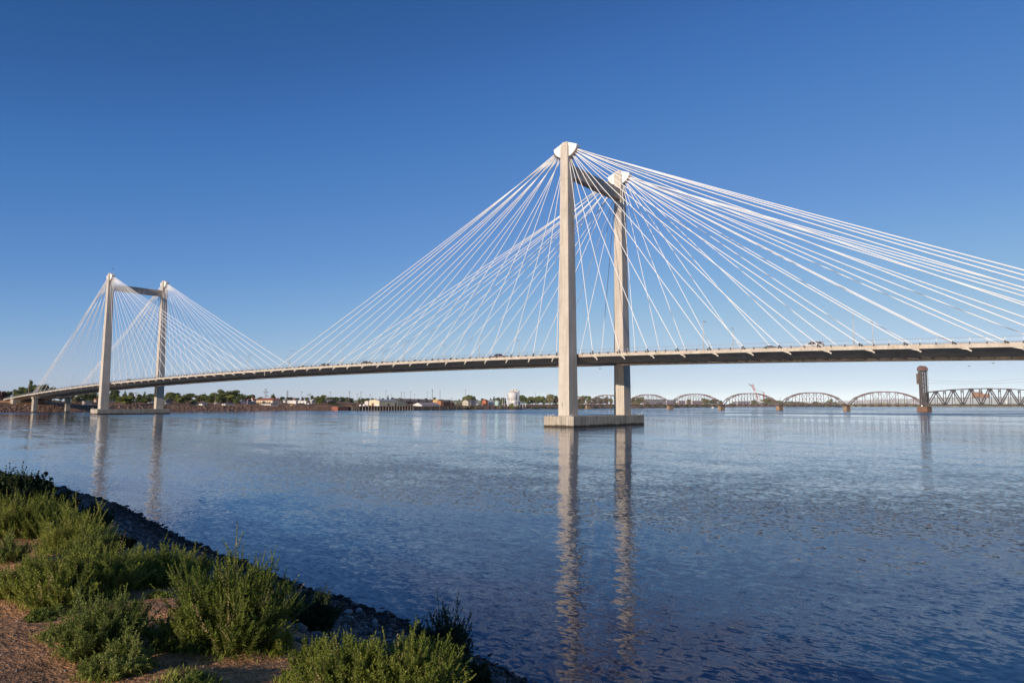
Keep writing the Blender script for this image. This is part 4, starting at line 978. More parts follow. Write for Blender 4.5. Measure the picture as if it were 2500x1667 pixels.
# ------------------------------------------------------------------ buildings of the far bank
def solve(f, target, lo, hi):
    for _ in range(40):
        m = (lo+hi)/2
        if f(m) < target: lo = m
        else: hi = m
    return lo
def building(name, label, cat, x0, xc, x1, t, ye, yp=None, ridge='Y', wall=(.6,.55,.48), roof=(.3,.28,.27), holes=(), over=.35, group=None, rtop=None):
    """corner at column xc; x0..xc is the wall facing the sun, xc..x1 the river wall; ye eaves row, yp ridge row"""
    P = shore_pt(xc, t); P[2] -= .3; a = solve(lambda s: -pix(P-np.array([s,0,0]))[0], -x0, 0.2, 120); b = solve(lambda s: pix(P+np.array([0,s,0]))[0], x1, 0.2, 260)
    h = max(1.8, height_to(P, ye)); hp = h if yp is None else max(h+.4, height_to(P, yp))
    wall = tuple(q*.86 for q in wall); roof = tuple(q*.86 for q in roof)
    r = thing(name, label, cat, P, 0, group)
    wm = paint('wall_%d_%d_%d' % tuple(round(c*100) for c in wall), wall); rm = paint('roof_%d_%d_%d' % tuple(round(c*100) for c in roof), roof, .8)
    mb = MB()
    if yp is None or ridge == 'H': mb.box((-a,0,0),(0,b,h))
    elif ridge == 'Y': mb.prism([(-a,0),(0,0),(0,h),(-a/2,hp-.1),(-a,h)], 1, 0, b)
    else: mb.prism([(0,0),(b,0),(b,h),(b/2,hp-.1),(0,h)], 0, -a, 0)
    mb.build('wall', wm, r)
    mb = MB(); o_ = over; k = .22
    if yp is None: mb.box((-a-o_,-o_,h),(o_,b+o_,h+max(.25, .0)))
    elif ridge == 'Y':
        g = (hp-h)/(a/2)
        mb.prism([(-a-o_,h-g*o_),(-a/2,hp),(-a/2,hp+k),(-a-o_,h-g*o_+k)], 1, -o_, b+o_); mb.prism([(o_,h-g*o_),(-a/2,hp),(-a/2,hp+k),(o_,h-g*o_+k)], 1, -o_, b+o_)
    elif ridge == 'X':
        g = (hp-h)/(b/2)
        mb.prism([(-o_,h-g*o_),(b/2,hp),(b/2,hp+k),(-o_,h-g*o_+k)], 0, -a-o_, o_); mb.prism([(b+o_,h-g*o_),(b/2,hp),(b/2,hp+k),(b+o_,h-g*o_+k)], 0, -a-o_, o_)
    else:                                                          # hipped
        q = min(a, b)*.45
        mb.add([(-a-o_,-o_,h),(o_,-o_,h),(o_,b+o_,h),(-a-o_,b+o_,h),(-a+q,q,hp),(-q,q,hp),(-q,b-q,hp),(-a+q,b-q,hp)],[(0,1,5,4),(1,2,6,5),(2,3,7,6),(3,0,4,7),(4,5,6,7),(3,2,1,0)])
    mb.build('roof', rm, r)
    for face, u0, u1, v0, v1, kd in holes:
        mb = MB(); e = .06
        if face == 'S': lo, hi = (-a+a*u0, -e, h*v0), (-a+a*u1, .02, h*v1)
        else: lo, hi = (-.02, b*u0, h*v0), (e, b*u1, h*v1)
        mb.box(lo, hi)
        if kd == 'door': mb.build('door', paint('dark_doorway', (.05,.042,.04)), r)
        elif kd == 'window': mb.build('window', M['glass'], r)
        elif kd == 'pilaster': mb.build('pilaster', wm, r)
        else: mb.build('panel', paint('panel_'+kd, {'brown':(.16,.06,.04),'grey':(.2,.19,.19),'white':(.75,.73,.7)}[kd]), r)
    return r, a, b, h
WS = (.66,.60,.50)
# the settlement
building('concrete_shed','low grey shed with a pale end beneath the deck left of the farther tower','shed',200,206,225,22,979.5,None,'F',(.42,.38,.33),(.30,.29,.28))
building('house','small red roofed house at the left edge of the farther tower','house',229,234,240,60,976,972.5,'Y',(.5,.38,.3),(.33,.12,.08))
building('house','little white house wall peeping through trees right of the near leg of the farther tower','house',271,276,279,75,975.5,973.5,'Y',(.72,.68,.6),(.5,.47,.43))
building('house','small white house between trees left of the far leg of the farther tower','house',360,364,376,48,977,974,'Y',(.75,.72,.66),(.25,.24,.25),[('S',.3,.6,.3,.7,'window')])
building('house','dark roofed grey house just right of the farther tower','house',402,404,420,34,978,973,'X',(.20,.19,.2),(.17,.17,.18),[('E',.2,.3,.3,.6,'window'),('E',.7,.8,.3,.6,'window')])
building('shed','low long white shed on the riprap, left one of two','shed',472,494,499,15,986.3,None,'F',(.78,.75,.68),(.62,.6,.57))
building('shed','pale shed with a flat roof just behind the low long white shed','shed',486,489,506,22,985,983.2,'X',(.55,.53,.5),(.68,.67,.66))
building('house','white gabled house front among big trees behind the white sheds','house',517,526,538,40,979,976.5,'Y',(.77,.74,.7),(.4,.36,.33))
building('shed','low pale shed with a long grey lean-to roof on the riprap','shed',541,550,574,15,987,984.6,'X',(.74,.66,.58),(.36,.34,.37))
building('house','grey blue house at the right end of the big tree clump','house',584,588,600,40,978,975.5,'X',(.36,.37,.41),(.27,.27,.29))
building('house','dark blue grey house left of the red roofed motel','house',602,605,614,38,976.5,973.5,'X',(.17,.18,.24),(.25,.1,.09))
building('house','small house with red roof and white gable left of the motel','house',611,618,624,52,977,969.5,'Y',(.72,.6,.5),(.28,.1,.08))
building('motel','long cream motel with a red hipped roof above the riprap','motel',622,665,687,44,977,971.3,'H',(.74,.62,.44),(.34,.115,.075),
   [('S',.04+.13*k,.10+.13*k,.1,.72,'brown') for k in range(7)]+[('E',.2+.25*k,.3+.25*k,.3,.6,'window') for k in range(3)])
building('shed','long white shed with a dark roof on the riprap in front of the motel','shed',632,661,680,15,986,983.2,'H',(.76,.70,.64),(.13,.125,.13),[('S',.2+.22*k,.26+.22*k,.0,.62,'grey') for k in range(4)])
building('house','white gabled house right of the conical tree','house',672,678,682,100,975,971,'Y',(.74,.7,.66),(.4,.36,.34))
building('house','small pale house with grey roof left of the long white trailers','house',691,696,701,60,979.5,976,'Y',(.72,.66,.6),(.35,.32,.31))
building('trailer','long white trailer home on the bank, left one of two','trailer',700,722,725,46,978,976.8,'H',(.78,.76,.72),(.7,.69,.68),[('S',.2,.25,.4,.7,'window'),('S',.6,.65,.4,.7,'window')])
building('trailer','long white trailer home on the bank, right one of two','trailer',727,747,751,46,978.6,977.4,'H',(.78,.75,.71),(.7,.68,.66),[('S',.3,.36,.4,.7,'window'),('S',.7,.76,.4,.7,'window')])
building('house','white roofed house between the trailers and the big bush','house',757,761,771,60,978.5,975,'X',(.5,.46,.42),(.72,.7,.68))
building('shed','wide flat white roofed shed right of the big bush','shed',795,800,822,70,978.6,977,'X',(.12,.11,.10),(.76,.73,.68))
building('house','small reddish house among trees above the trailers','house',715,718,722,110,975,971.5,'Y',(.5,.25,.2),(.4,.3,.27))
# warehouse on the timber wharf
r, a, b, h = building('warehouse','large cream metal warehouse with ribbed river wall on the timber wharf','warehouse',901,926,971,14,978.4,974.9,'Y',(.74,.64,.44),(.43,.45,.50),
   [('S',.26,.46,.02,.62,'brown'),('S',.55,.95,.02,.38,'white')]+[('E',.005+.195*k,.03+.195*k,0,.99,'pilaster') for k in range(6)]+[('E',.45,.54,0,.5,'door'),('E',.85,.93,0,.3,'door'),('E',.84,.94,.32,.7,'grey')], over=.2)
mb = MB(); mb.box((-a*.8,b,0),(0.0,b+11,h*.97)); mb.build('lean_to', paint('wall_37_35_26',(.37,.35,.26)), r)
building('shed','tiny white shed left of the cream warehouse','shed',890,899,902,30,979.8,978.4,'Y',(.74,.68,.6),(.55,.5,.46))
building('boat_house','white gabled boat house with a long lilac grey roof on the wharf','shed',1008,1030,1074,14,989.3,982.8,'Y',(.78,.75,.72),(.42,.34,.36),over=.3)
building('hopper_house','tall yellow ochre loading house behind the boat house','building',1057,1070,1080,40,975.4,None,'F',(.62,.42,.18),(.2,.16,.13))
building('scrap_shed','orange brown rusty shed right of the boat house','shed',1066,1077,1082,30,979.5,978,'Y',(.45,.20,.09),(.36,.18,.1))
building('scrap_shed','long dark rust red shed on the wharf','shed',1081,1083,1100,18,981.2,None,'F',(.11,.055,.05),(.16,.075,.06))
building('scrap_shed','small dark rust red hut at the right of the long rusty shed','shed',1100,1102,1109,18,984,982.2,'X',(.15,.06,.045),(.22,.10,.075))
building('house','pale gabled house with small windows above the right end of the wharf','house',1129,1143,1149,30,980,975.6,'Y',(.60,.55,.45),(.30,.25,.23),[('S',.2,.3,.45,.65,'window'),('S',.48,.58,.45,.7,'window'),('S',.7,.8,.45,.65,'window'),('S',.5,.58,.95,1.15,'window')])
building('house','dark roofed house right of the pale gabled house','house',1145,1150,1160,50,980.5,977,'X',(.3,.28,.32),(.17,.16,.2))
building('house','white house with pale gable right of the dark roofed house','house',1154,1160,1166,60,980.5,977.5,'Y',(.74,.72,.7),(.35,.33,.35))
building('house','orange red gabled house left of the silos','house',1177,1186,1191,60,979,974.8,'Y',(.52,.17,.09),(.34,.10,.07),[('S',.3,.5,.2,.6,'window')])
building('house','white house with arched pale roof left of the teal house','house',1193,1198,1208,60,980.5,977,'Y',(.74,.72,.7),(.60,.62,.60))
building('house','pale teal gabled house just left of the silos','house',1208,1216,1220,44,981,977.5,'Y',(.40,.56,.50),(.66,.68,.66))
# large pale sheds beyond the railway
def far_block(label, x0, x1, yt, yb, t, col, roofc=(.5,.48,.48)):
    building('industrial_building', label, 'building', x0-.5, x0+.6, x1, t, yt, None, 'F', col, roofc, over=.5, group='industrial sheds beyond the railway')
far_block('wide white industrial shed right of the far leg, behind the truss',1570,1626,974.5,984,150,(.80,.74,.66))
far_block('blue roofed industrial shed where two arched spans meet',1627,1650,976,984,170,(.74,.70,.66),(.12,.16,.32))
far_block('pinkish industrial shed behind the third arched span, left one',1656,1673,978,985,120,(.74,.55,.46))
far_block('long pale pink industrial shed behind the third arched span',1690,1713,978,985,120,(.76,.60,.52))
far_block('small orange brown shed behind the third arched span',1676,1683,978.5,985,130,(.5,.24,.13))
far_block('cream industrial shed left of the crane',1787,1799,980.5,986,150,(.76,.64,.5))
far_block('long white industrial shed left of the crane',1800,1831,979,986,170,(.78,.72,.66))
far_block('low pale shed at the foot of the crane',1849,1863,982,986,120,(.78,.68,.58))
for x0, x1, l in ((2086,2104,'long low white shed far off right of the third railway pier'),(2118,2126,'small white shed far off under the arched span'),(2053,2058,'tiny white shed far off beside a railway pier'),(2136,2146,'low white shed far off under the middle of the arched span')):
    far_block(l, x0, x1, 984.0, 987, 420, (.78,.72,.66))
def tank(label, x, yt, t, wpx, col=(.78,.75,.7)):
    P = shore_pt(x, t); R_ = wpx/(FPX/depth(P))/2; H = height_to(P, yt); r = thing('storage_tank', label, 'tank', P)
    mb = MB(); mb.lathe([(R_,0),(R_,H*.92),(R_*.9,H*.95)], n=20); mb.build('shell', paint('tank_white', col), r, False)
    mb = MB(); mb.lathe([(R_*.9,H*.95),(R_*.3,H),(.05,H)], n=20); mb.build('roof', paint('tank_roof', (.7,.68,.65)), r)
tank('slim white tank standing in the trees right of the crane',1964.5,975.5,150,3.4)
tank('distant pale tank seen through the lift span, left one',2330.5,979.5,420,2.6,(.74,.62,.5))
tank('distant white tank seen through the lift span, right one',2457,977,420,2.8)
# silos
P = shore_pt(1251, 16); sc_ = depth(P)/FPX; H = height_to(P, 957.5)
r = thing('silo', 'fat white silo with conical roof standing on braced legs by the water', 'silo', P); R_ = 12.6*sc_
mb = MB(); mb.lathe([(R_,H*.44),(R_,H)], n=32); mb.build('shell', paint('silo_white',(.66,.64,.61),.5), r, True)
mb = MB(); mb.lathe([(R_*1.01,H),(R_*.35,H+R_*.32),(R_*.32,H+R_*.52),(.05,H+R_*.56)], n=32); mb.build('roof', paint('silo_cap',(.62,.58,.52)), r)
mb = MB(); mb.lathe([(R_*.25,H*.14),(R_*.98,H*.44)], n=32); mb.build('hopper', paint('silo_white',(.66,.64,.61)), r, True)
for k in range(8):
    a = 2*PI*(k+.5)/8; p = (R_*.95*math.cos(a), R_*.95*math.sin(a)); mb = MB(); mb.bar((p[0],p[1],-1),(p[0],p[1],H*.5),.55); mb.build('leg', M['white'], r)
mb = MB()
for k in range(8):
    a, b = 2*PI*(k+.5)/8, 2*PI*(k+1.5)/8; p, q = Vector((R_*.95*math.cos(a), R_*.95*math.sin(a),0)), Vector((R_*.95*math.cos(b), R_*.95*math.sin(b),0))
    mb.bar(p+Vector((0,0,H*.1)), q+Vector((0,0,H*.43)), .28)
    if k % 2: mb.bar(q+Vector((0,0,H*.1)), p+Vector((0,0,H*.1)), .3)
mb.build('leg_brace', M['white'], r)
mb = MB()
for dz, dx in ((0,0),(-.9,.25),(.8,-.2)):
    a = -2.2+dx*.06; mb.box((R_*math.cos(a)-.25,R_*math.sin(a)-.25,H*.8+dz-.35),(R_*math.cos(a)+.25,R_*math.sin(a)+.25,H*.8+dz+.35))
mb.build('faded_mark', paint('faded_mark',(.25,.25,.27)), r)
P = shore_pt(1262.5, 26); sc_ = depth(P)/FPX; H = height_to(P, 951.5); R_ = 5.6*sc_
r = thing('silo', 'taller narrow white silo tower with head house behind the fat silo', 'silo', P)
mb = MB(); mb.lathe([(R_,0),(R_,H*.96)], n=24); mb.build('shell', paint('silo_white',(.66,.64,.61)), r, True)
mb = MB(); mb.box((-R_*1.0,-R_*1.1,H*.62),(R_*.2,-R_*.1,H)); mb.frustum((-R_*.4,-R_*.6,H),(R_*.6,R_*.5),(-R_*.4,-R_*.6,H+R_*.35),(.2,.2)); mb.build('head_house', paint('silo_cream',(.74,.66,.5)), r)
mb = MB()
for z in (.3,.42,.54,.66,.78): mb.lathe([(R_*1.02,H*z),(R_*1.05,H*z+.25),(R_*1.02,H*z+.5)], n=24)
mb.build('hoop', M['galv'], r)
mb = MB(); mb.bar((-R_*.4,-R_*.8,H*.93),(-14*sc_,-6*sc_,H*.9),.5,.7); mb.build('conveyor', M['galv'], r)
P = shore_pt(1256, 8); sc_ = depth(P)/FPX; r = thing('open_shelter', 'open sided white shelter with a flat roof right of the silos', 'shelter', P); H = height_to(P, 981)
b = solve(lambda s: pix(P+np.array([0,s,0]))[0], 1284, 1, 200)
mb = MB(); mb.box((-6,0,H-1.1),(0,b,H)); mb.build('roof', M['white'], r)
for k in range(5):
    y = .4+(b-.8)*k/4
    for x in (-5.6,-.4): mb = MB(); mb.box((x-.3,y-.3,-2.5),(x+.3,y+.3,H-1.1)); mb.build('post', M['white'], r)
for k, x in enumerate((1254.5, 1260)):
    Q = shore_pt(x, 7); mb = MB(); mb.box((-.3,-.3,-2),(.3,.3,height_to(Q, 976))); o = mb.build('mooring_post', M['white']); o.location = Q
    tag(o, ['white mooring post at the left end of the open shelter','white mooring post just right of its twin by the shelter'][k], 'post', 'white posts by the shelter')
# ------------------------------------------------------------------ timber wharf, piles, hulk
def Ypx(px, X): return at_x(px, 990, X)[1]
r = thing('timber_wharf', 'dark timber wharf on rows of pale piles below the warehouse', 'wharf', (0,0,0))
ya, yb = Ypx(889,-409), Ypx(1012,-403)
xf = lambda y: float(far_shore_x(y))+6.0
ztop = at_x(950, 991, xf(Ypx(950,-409)))[2]
mb = MB(); n = 24
for k in range(n):
    y0_, y1_ = ya+(yb-ya)*k/n, ya+(yb-ya)*(k+1)/n; mb.box((xf(y0_)-16, y0_, ztop-.5),(xf(y0_), y1_+.02*(k%2), ztop+.004*(k%2)))
mb.build('deck', M['wood'], r)
mb = MB()
for k in range(n): y0_, y1_ = ya+(yb-ya)*k/n, ya+(yb-ya)*(k+1)/n; mb.box((xf(y0_)-1.6,y0_,-1),(xf(y0_)-1.3,y1_,ztop-.5))
mb.build('bulkhead', M['pile'], r)
for k in range(18):
    y = ya+2+(yb-ya-4)*k/17; mb = MB(); mb.tube([(xf(y)-.2,y,-2),(xf(y)-.2,y,ztop+.25)], .34, 7); mb.build('pile', M['palepile'], r)
yc = Ypx(1131,-405)
r = thing('timber_wharf', 'ruined right hand stretch of the wharf with crossed timber braces', 'wharf', (0,0,0)); z2 = ztop-.2
mb = MB(); m2 = 14
for k in range(m2):
    y0_, y1_ = yb+.3+(yc-yb)*k/m2, yb+.3+(yc-yb)*(k+1)/m2; mb.box((xf(y0_)-12,y0_,z2-.5),(xf(y0_),y1_+.01*(k%2),z2+.004*(k%2)))
mb.build('deck', M['wood'], r)
mb = MB()
for k in range(m2): y0_, y1_ = yb+.3+(yc-yb)*k/m2, yb+.3+(yc-yb)*(k+1)/m2; mb.box((xf(y0_)-7,y0_,-1),(xf(y0_)-6.6,y1_,z2-.5))
mb.build('bulkhead', M['pile'], r)
for k in range(19):
    y = yb+1+(yc-yb-2)*k/18; mb = MB(); mb.tube([(xf(y)-.2,y,-2),(xf(y)-.2,y,z2+(.9 if k in (6,7,8) else .1))], .42, 7); mb.build('pile', M['pile' if k % 3 else 'palepile'], r)
mb = MB()
for k in range(18):
    y0_ = yb+1+(yc-yb-2)*k/18; y1_ = yb+1+(yc-yb-2)*(k+1)/18
    mb.bar((xf(y0_)+.2,y0_,.5),(xf(y1_)+.2,y1_,z2-.5),.28); 
    if k % 2: mb.bar((xf(y0_)+.3,y0_,z2-.5),(xf(y1_)+.3,y1_,.5),.28)
mb.build('cross_brace', M['palepile'], r)
r = thing('timber_trestle', 'small timber trestle between the rusty hulk and the wharf', 'trestle', (0,0,0))
y0_, y1_ = Ypx(869,-409), Ypx(888,-409); mb = MB(); mb.box((xf(y0_)-9,y0_,ztop-.7),(xf(y0_)-.3,y1_-.1,ztop-.1)); mb.build('deck', M['wood'], r)
for k in range(4):
    y = y0_+.6+(y1_-y0_-1.4)*k/3; mb = MB(); mb.tube([(xf(y)-.6,y,-2),(xf(y)-.6,y,ztop-.7)], .4, 7); mb.build('pile', M['palepile'], r)
    if k < 3:
        y2 = y0_+.6+(y1_-y0_-1.4)*(k+1)/3; mb = MB(); mb.bar((xf(y)-.3,y,.6),(xf(y2)-.3,y2,ztop-.9),.35); mb.bar((xf(y)-.2,y,ztop-.9),(xf(y2)-.2,y2,.6),.35); mb.build('cross_brace', M['palepile'], r)
y0_, y1_, y2_ = Ypx(832,-412), Ypx(857,-412), Ypx(868,-412)
r = thing('barge_hulk', 'rusty red flat barge moored against the bank left of the wharf', 'barge', (xf(y0_)+.5,y0_,0))
mb = MB(); mb.prism([(0,-.8),(0,ztop-.5),(y1_-y0_,ztop-.35),(y1_-y0_,-.8)], 0, -9, 0); mb.build('hull', simple('barge_rust',(.27,.10,.065),.85,.35,.7), r)
mb = MB(); mb.box((-9,y1_-y0_,-.8),(-.3,y2_-y0_,ztop-.6)); mb.build('stern', M['pile'], r)
mb = MB()
for z in (.8,1.9,2.8): mb.box((0,.2,z),(.12,y1_-y0_-.2,z+.16))
mb.build('rubbing_strake', M['rust'], r)
def pile_group(label, x, wpx, yt, t=-4):
    P = shore_pt(x, 2); X = float(far_shore_x(P[1]))-t; P = at_x(x, 990, X); s = depth(P)/FPX; h = at_x(x, yt, X)[2]
    r = thing('pile_cluster', label, 'piling', (X, P[1], 0), 0, 'old pilings along the bank'); rr = .42
    for k in range(max(3, int(wpx*s/1.0))):
        mb = MB(); y = (k/(max(3,int(wpx*s/1.0))-1)-.5)*wpx*s; mb.tube([(RNG.uniform(-.8,.8),y,-2),(RNG.uniform(-.3,.3),y*.55,h*RNG.uniform(.82,1.02))], rr, 6); mb.build('pile', M['pile'], r)
for i, (x, w_, yt) in enumerate([(1141.5,4,991),(1157,3,990.5),(1179.5,4,990.5),(1195.5,5,990),(1209,4,990.5),(1226,3,991),(1242,3.5,990.5),(1257,2.5,990.5),(1272,3,990),(1284,4,992)]):
    pile_group(f'{ORD[i]} dark cluster of old piles from the left along the bank below the silos', x, w_, yt)
pile_group('lone stubby pile cluster in the water left of the near tower', 1315, 6, 995.5, -10)
# white sacks and drums on the wharf, yellow posts on the bank
for i, (x, w_, yt, lab) in enumerate([(880,6,987,'white covered heap at the left of the cream warehouse'),(889,7,986.2,'larger white covered heap beside the left warehouse wall'),(897,6,987.2,'white covered boat under the cream warehouse gable')]):
    P = shore_pt(x, 10); s = depth(P)/FPX; h = max(1.0, height_to(P, yt)); mb = MB(); mb.lathe([(w_*s*.55,0),(w_*s*.5,h*.5),(w_*s*.28,h*.92),(.05,h)], n=9); o = mb.build('tarpaulin_heap', M['white'], smooth=True); o.location = P; o.rotation_euler[2] = i
    tag(o, lab, 'heap', 'white heaps by the warehouse')
for i, x in enumerate((710.5, 714)):
    P = shore_pt(x, 13); mb = MB(); mb.lathe([(.55,0),(.55,1.5),(.4,1.7)], n=12); o = mb.build('yellow_drum', paint('drum_yellow',(.62,.42,.08))); o.location = P
    tag(o, ['left of two yellow drums on the bank below the trailers','right of two yellow drums on the bank below the trailers'][i], 'drum', 'yellow drums')
for i, (x, t, lab, col) in enumerate([(409,30,'grey car parked in front of the dark roofed house right of the farther tower',(.45,.46,.48)),(1168,44,'white van parked left of the orange house',(.75,.74,.72)),(1159,30,'white car parked below the dark roofed house',(.74,.73,.72)),(1184,46,'dark car parked in front of the orange house',(.04,.04,.05)),(756,36,'white car parked right of the white trailers',(.75,.73,.7))]):
    P = shore_pt(x, t); r = thing('parked_car', lab, 'car', P, PI/2, 'cars parked on the far bank'); mb = MB(); mb.prism([(-2.2,.3),(-2.2,.9),(-1.5,1.0),(-1.0,1.55),(.8,1.55),(1.4,.98),(2.2,.85),(2.2,.3)],1,-.9,.9); mb.build('body', paint('parked_%d'%i,col,.4), r)
    mb = MB(); mb.prism([(-1.35,1.02),(-.95,1.48),(.75,1.48),(1.25,1.02)],1,-.93,.93); mb.build('windows', M['glass'], r)
    for xx in (-1.4,1.4): mb = MB(); mb.tube([(xx,-.92,.32),(xx,.92,.32)], .32, 10); mb.build('wheel', M['tyre'], r)
# ------------------------------------------------------------------ freight cars
def freight():
    r = empty('freight_car'); mb = MB(); mb.prism([(-7.8,1.2),(-8.3,4.6),(8.3,4.6),(7.8,1.2),(3,.75),(-3,.75)], 0, -1.5, 1.5); o = mb.build('body', paint('freight_dark',(.055,.052,.058)), r)
    o.rotation_euler[2] = PI/2
    mb = MB()
    for y in np.arange(-8,8.1,1.6): mb.box((1.5,y-.08,1.2),(1.6,y+.08,4.6))
    mb.build('rib', paint('freight_rib',(.085,.08,.082)), r)
    for y in (-5.8,5.8): mb = MB(); mb.box((-1.2,y-1.4,.1),(1.2,y+1.4,.9)); mb.build('bogie', M['dark'], r)
    return r
FC = freight(); y = at_x(980, 985, -560)[1]; k = 0
while True:
    px = pix((-560, y, 9))[0]
    if px > 1131 or k > 40: break
    o = FC if k == 0 else copy_tree(FC); X_ = float(far_shore_x(y))-160; o.location = (X_, y, float(far_z(X_, y))+.2); o.scale = (1,1,1.5)
    tag(o, f'dark open freight car in the long train behind the wharf, {ORD[k] if k < 20 else "last"} from the left', 'freight car', 'train of dark freight cars'); y += 17.6; k += 1
# ------------------------------------------------------------------ poles and masts
def pole(name, label, x, yt, t, w_=.22, arms=1, mat='wood', group='utility poles on the far bank'):
    P = shore_pt(x, t); H = height_to(P, yt); r = thing(name, label, 'pole', P, RNG.uniform(-.3,.3)+PI/2, group)
    mb = MB(); mb.tube([(0,0,-.3),(0,0,H)], [w_,w_*.7], 6); mb.build('pole', M[mat], r)
    for k in range(arms): mb = MB(); z = H-.9-1.3*k; mb.box((-1.3,-.09,z),(1.3,.09,z+.2)); [mb.box((q-.06,-.05,z+.2),(q+.06,.05,z+.42)) for q in (-1.15,-.6,.6,1.15)]; mb.build('cross_arm', M['wood'], r)
PL_ = [(68,936.5,64,.36,0,'thick pale concrete pole standing by the shore end of the deck'),(113,936,70,.2,1,'wooden pole behind the stay cables at the shore end'),(331,957,14,.28,1,'wooden pole between the legs of the farther tower'),
 (384,969,30,.16,0,'slim grey post just left of the far leg of the farther tower'),(425.5,971,16,.25,1,'brown wooden pole just right of the farther tower'),(467,967,30,.16,0,'slim pole with pale top beside the olive bush'),(482,964,18,.2,1,'wooden pole behind the left white shed'),(489,972,26,.16,0,'short post above the left white shed'),
 (525,957,17,.26,2,'tall wooden pole with pale transformer before the big trees'),(537,975,24,.16,0,'short post between the white sheds'),(598,962,26,.3,1,'brown wooden pole left of the motel'),(701,953,60,.34,4,'tall mast hung with small dishes behind the trailers'),
 (708,970,16,.18,1,'wooden pole below the left trailer'),(736,954.5,60,.2,1,'tall thin pole above the trailers'),(751,962,40,.18,1,'thin pole right of the trailers'),(756,959,70,.2,2,'thin pole with arms above the white roofed house'),(806,956,30,.22,1,'tall wooden pole by the bush left of the brown embankment'),
 (800,966,60,.18,1,'short pole left of the flat white roof'),(853,954,90,.3,2,'tall wooden pole rising over the middle of the brown embankment'),(847,972,80,.16,0,'pale post on the brown embankment'),(872,960,60,.2,1,'thin pole above the right part of the embankment'),(874,972,14,.42,0,'stout brown post standing by the trestle'),
 (880.5,956,70,.22,1,'tall thin pole left of the cream warehouse'),(903,962,120,.2,1,'thin pole above the left end of the cream warehouse'),(942,952,110,.22,1,'tall thin pole above the middle of the cream warehouse'),(955,961,110,.2,1,'thin pole above the right part of the cream warehouse'),(979.5,957,60,.3,1,'tall pole at the right end of the cream warehouse'),
 (987,957,110,.2,1,'thin pole at the left end of the freight train'),(1002,954.5,110,.22,1,'tall thin pole above the boat house gable'),(1012,961,110,.18,1,'shorter thin pole above the boat house roof'),(1043,956,130,.22,1,'thin pole above the boat house roof, right one'),(1055,950,26,.42,2,'thickest tall pole rising right of the boat house'),
 (1050,971,28,.22,1,'short pole beside the thickest tall pole'),(1074,952.5,120,.34,1,'tall brown pole above the orange rusty shed'),(1083,974,22,.18,0,'thin post above the rust red shed'),(1102,970,40,.24,1,'wooden pole above the small rust red hut'),(1136,950.5,70,.26,1,'tall thin pole over the pale gabled house'),(1148.5,966,34,.24,1,'wooden pole right of the pale gabled house'),
 (1227,952,20,.3,0,'tallest grey pole just left of the silos'),(1231.5,957,18,.3,0,'second grey pole just left of the silos'),(1306.5,956,30,.26,0,'tall brown pole among trees left of the near tower'),(1207,973,40,.16,1,'thin pole between the white and teal houses'),(1120,973,60,.2,1,'thin pole left of the pale gabled house')]
for x, yt, t, w_, arms, lab in PL_: pole('utility_pole', lab, x, yt, t, w_*.8, arms, 'palepile' if 'pale' in lab else 'galv' if 'grey' in lab else 'wood')
# twin floodlight masts
for x, lab in ((646.2,'left mast of the twin floodlight masts behind the motel'),(648.8,'right mast of the twin floodlight masts behind the motel')):
    P = shore_pt(x, 120); H = height_to(P, 950 if x < 648 else 951); r = thing('floodlight_mast', lab, 'mast', P, 0, 'floodlight masts')
    mb = MB(); mb.tube([(0,0,0),(0,0,H)], [.3,.2], 6); mb.build('pole', M['galv'], r)
    for z, e in ((H,0),(H-2.8,-1),(H-2.8,1),(H-6.5,1)): mb = MB(); mb.lathe([(.15,-.35),(.95,-.1),(.95,.25),(.2,.4)], (e*1.2,e*.8,z), 12); mb.build('lamp', M['galv'], r)
# ------------------------------------------------------------------ red crane by the railway
RED = paint('crane_red', (.50,.075,.05)); WH = paint('crane_white', (.75,.66,.62))
P = shore_pt(1855, 90); s = depth(P)/FPX
r = thing('crane', 'red and white harbour crane rising behind the arched railway spans', 'crane', P, YAW)
def cp(x, y): 
    p, q = pix(P); return ((x-p)*s, 0, (q-y)*s)
def lattice(name, a, b, wd, mat, n=6):
    a, b = Vector(a), Vector(b); d = (b-a).normalized(); u = d.cross(Vector((0,1,0))).normalized()*wd/2; v = Vector((0,wd/2,0)); mb = MB(); c = [u+v,u-v,-u-v,-u+v]
    for k in range(4): mb.bar(a+c[k], b+c[k], .42*s)
    for i in range(n):
        for k in range(4):
            p, q = a.lerp(b, i/n), a.lerp(b, (i+1)/n); mb.bar(p+c[k], q+c[(k+1)%4], .3*s)
    return mb.build(name, mat, r)
lattice('leg', cp(1856,984), cp(1850,972), 2.6*s, WH, 4); lattice('leg', cp(1850,972), cp(1846,958), 2.6*s, RED, 4)
lattice('mast', cp(1847,960), cp(1842,950), 2.2*s, WH, 4); lattice('mast', cp(1843,954), cp(1838.5,939), 3.4*s, RED, 5)
lattice('boom', cp(1838.5,944), cp(1830,937.5), 1.3*s, M['dark'], 4)
lattice('rear_mast', cp(1865,978), cp(1865.5,958), 2.0*s, RED, 5); lattice('rear_leg', cp(1856,983), cp(1864,975), 1.3*s, WH, 3)
mb = MB(); a, b = Vector(cp(1840,947)), Vector(cp(1865.5,957.5)); mb.tube([a.lerp(b,k/12)-Vector((0,0,5.5*s*(k/12)*(1-k/12))) for k in range(13)], .34*s, 5); mb.build('stay_rope', M['dark'], r)
mb = MB(); mb.box((-2.6*s,-2*s,0),(3*s,2*s,3.0*s)); mb.build('cab', WH, r)
mb = MB(); mb.bar(cp(1837,938.5), cp(1841.5,938.5), .5*s); mb.bar(cp(1864,957.6), cp(1867.4,957.4), 1.0*s); mb.build('sheave_head', M['dark'], r)
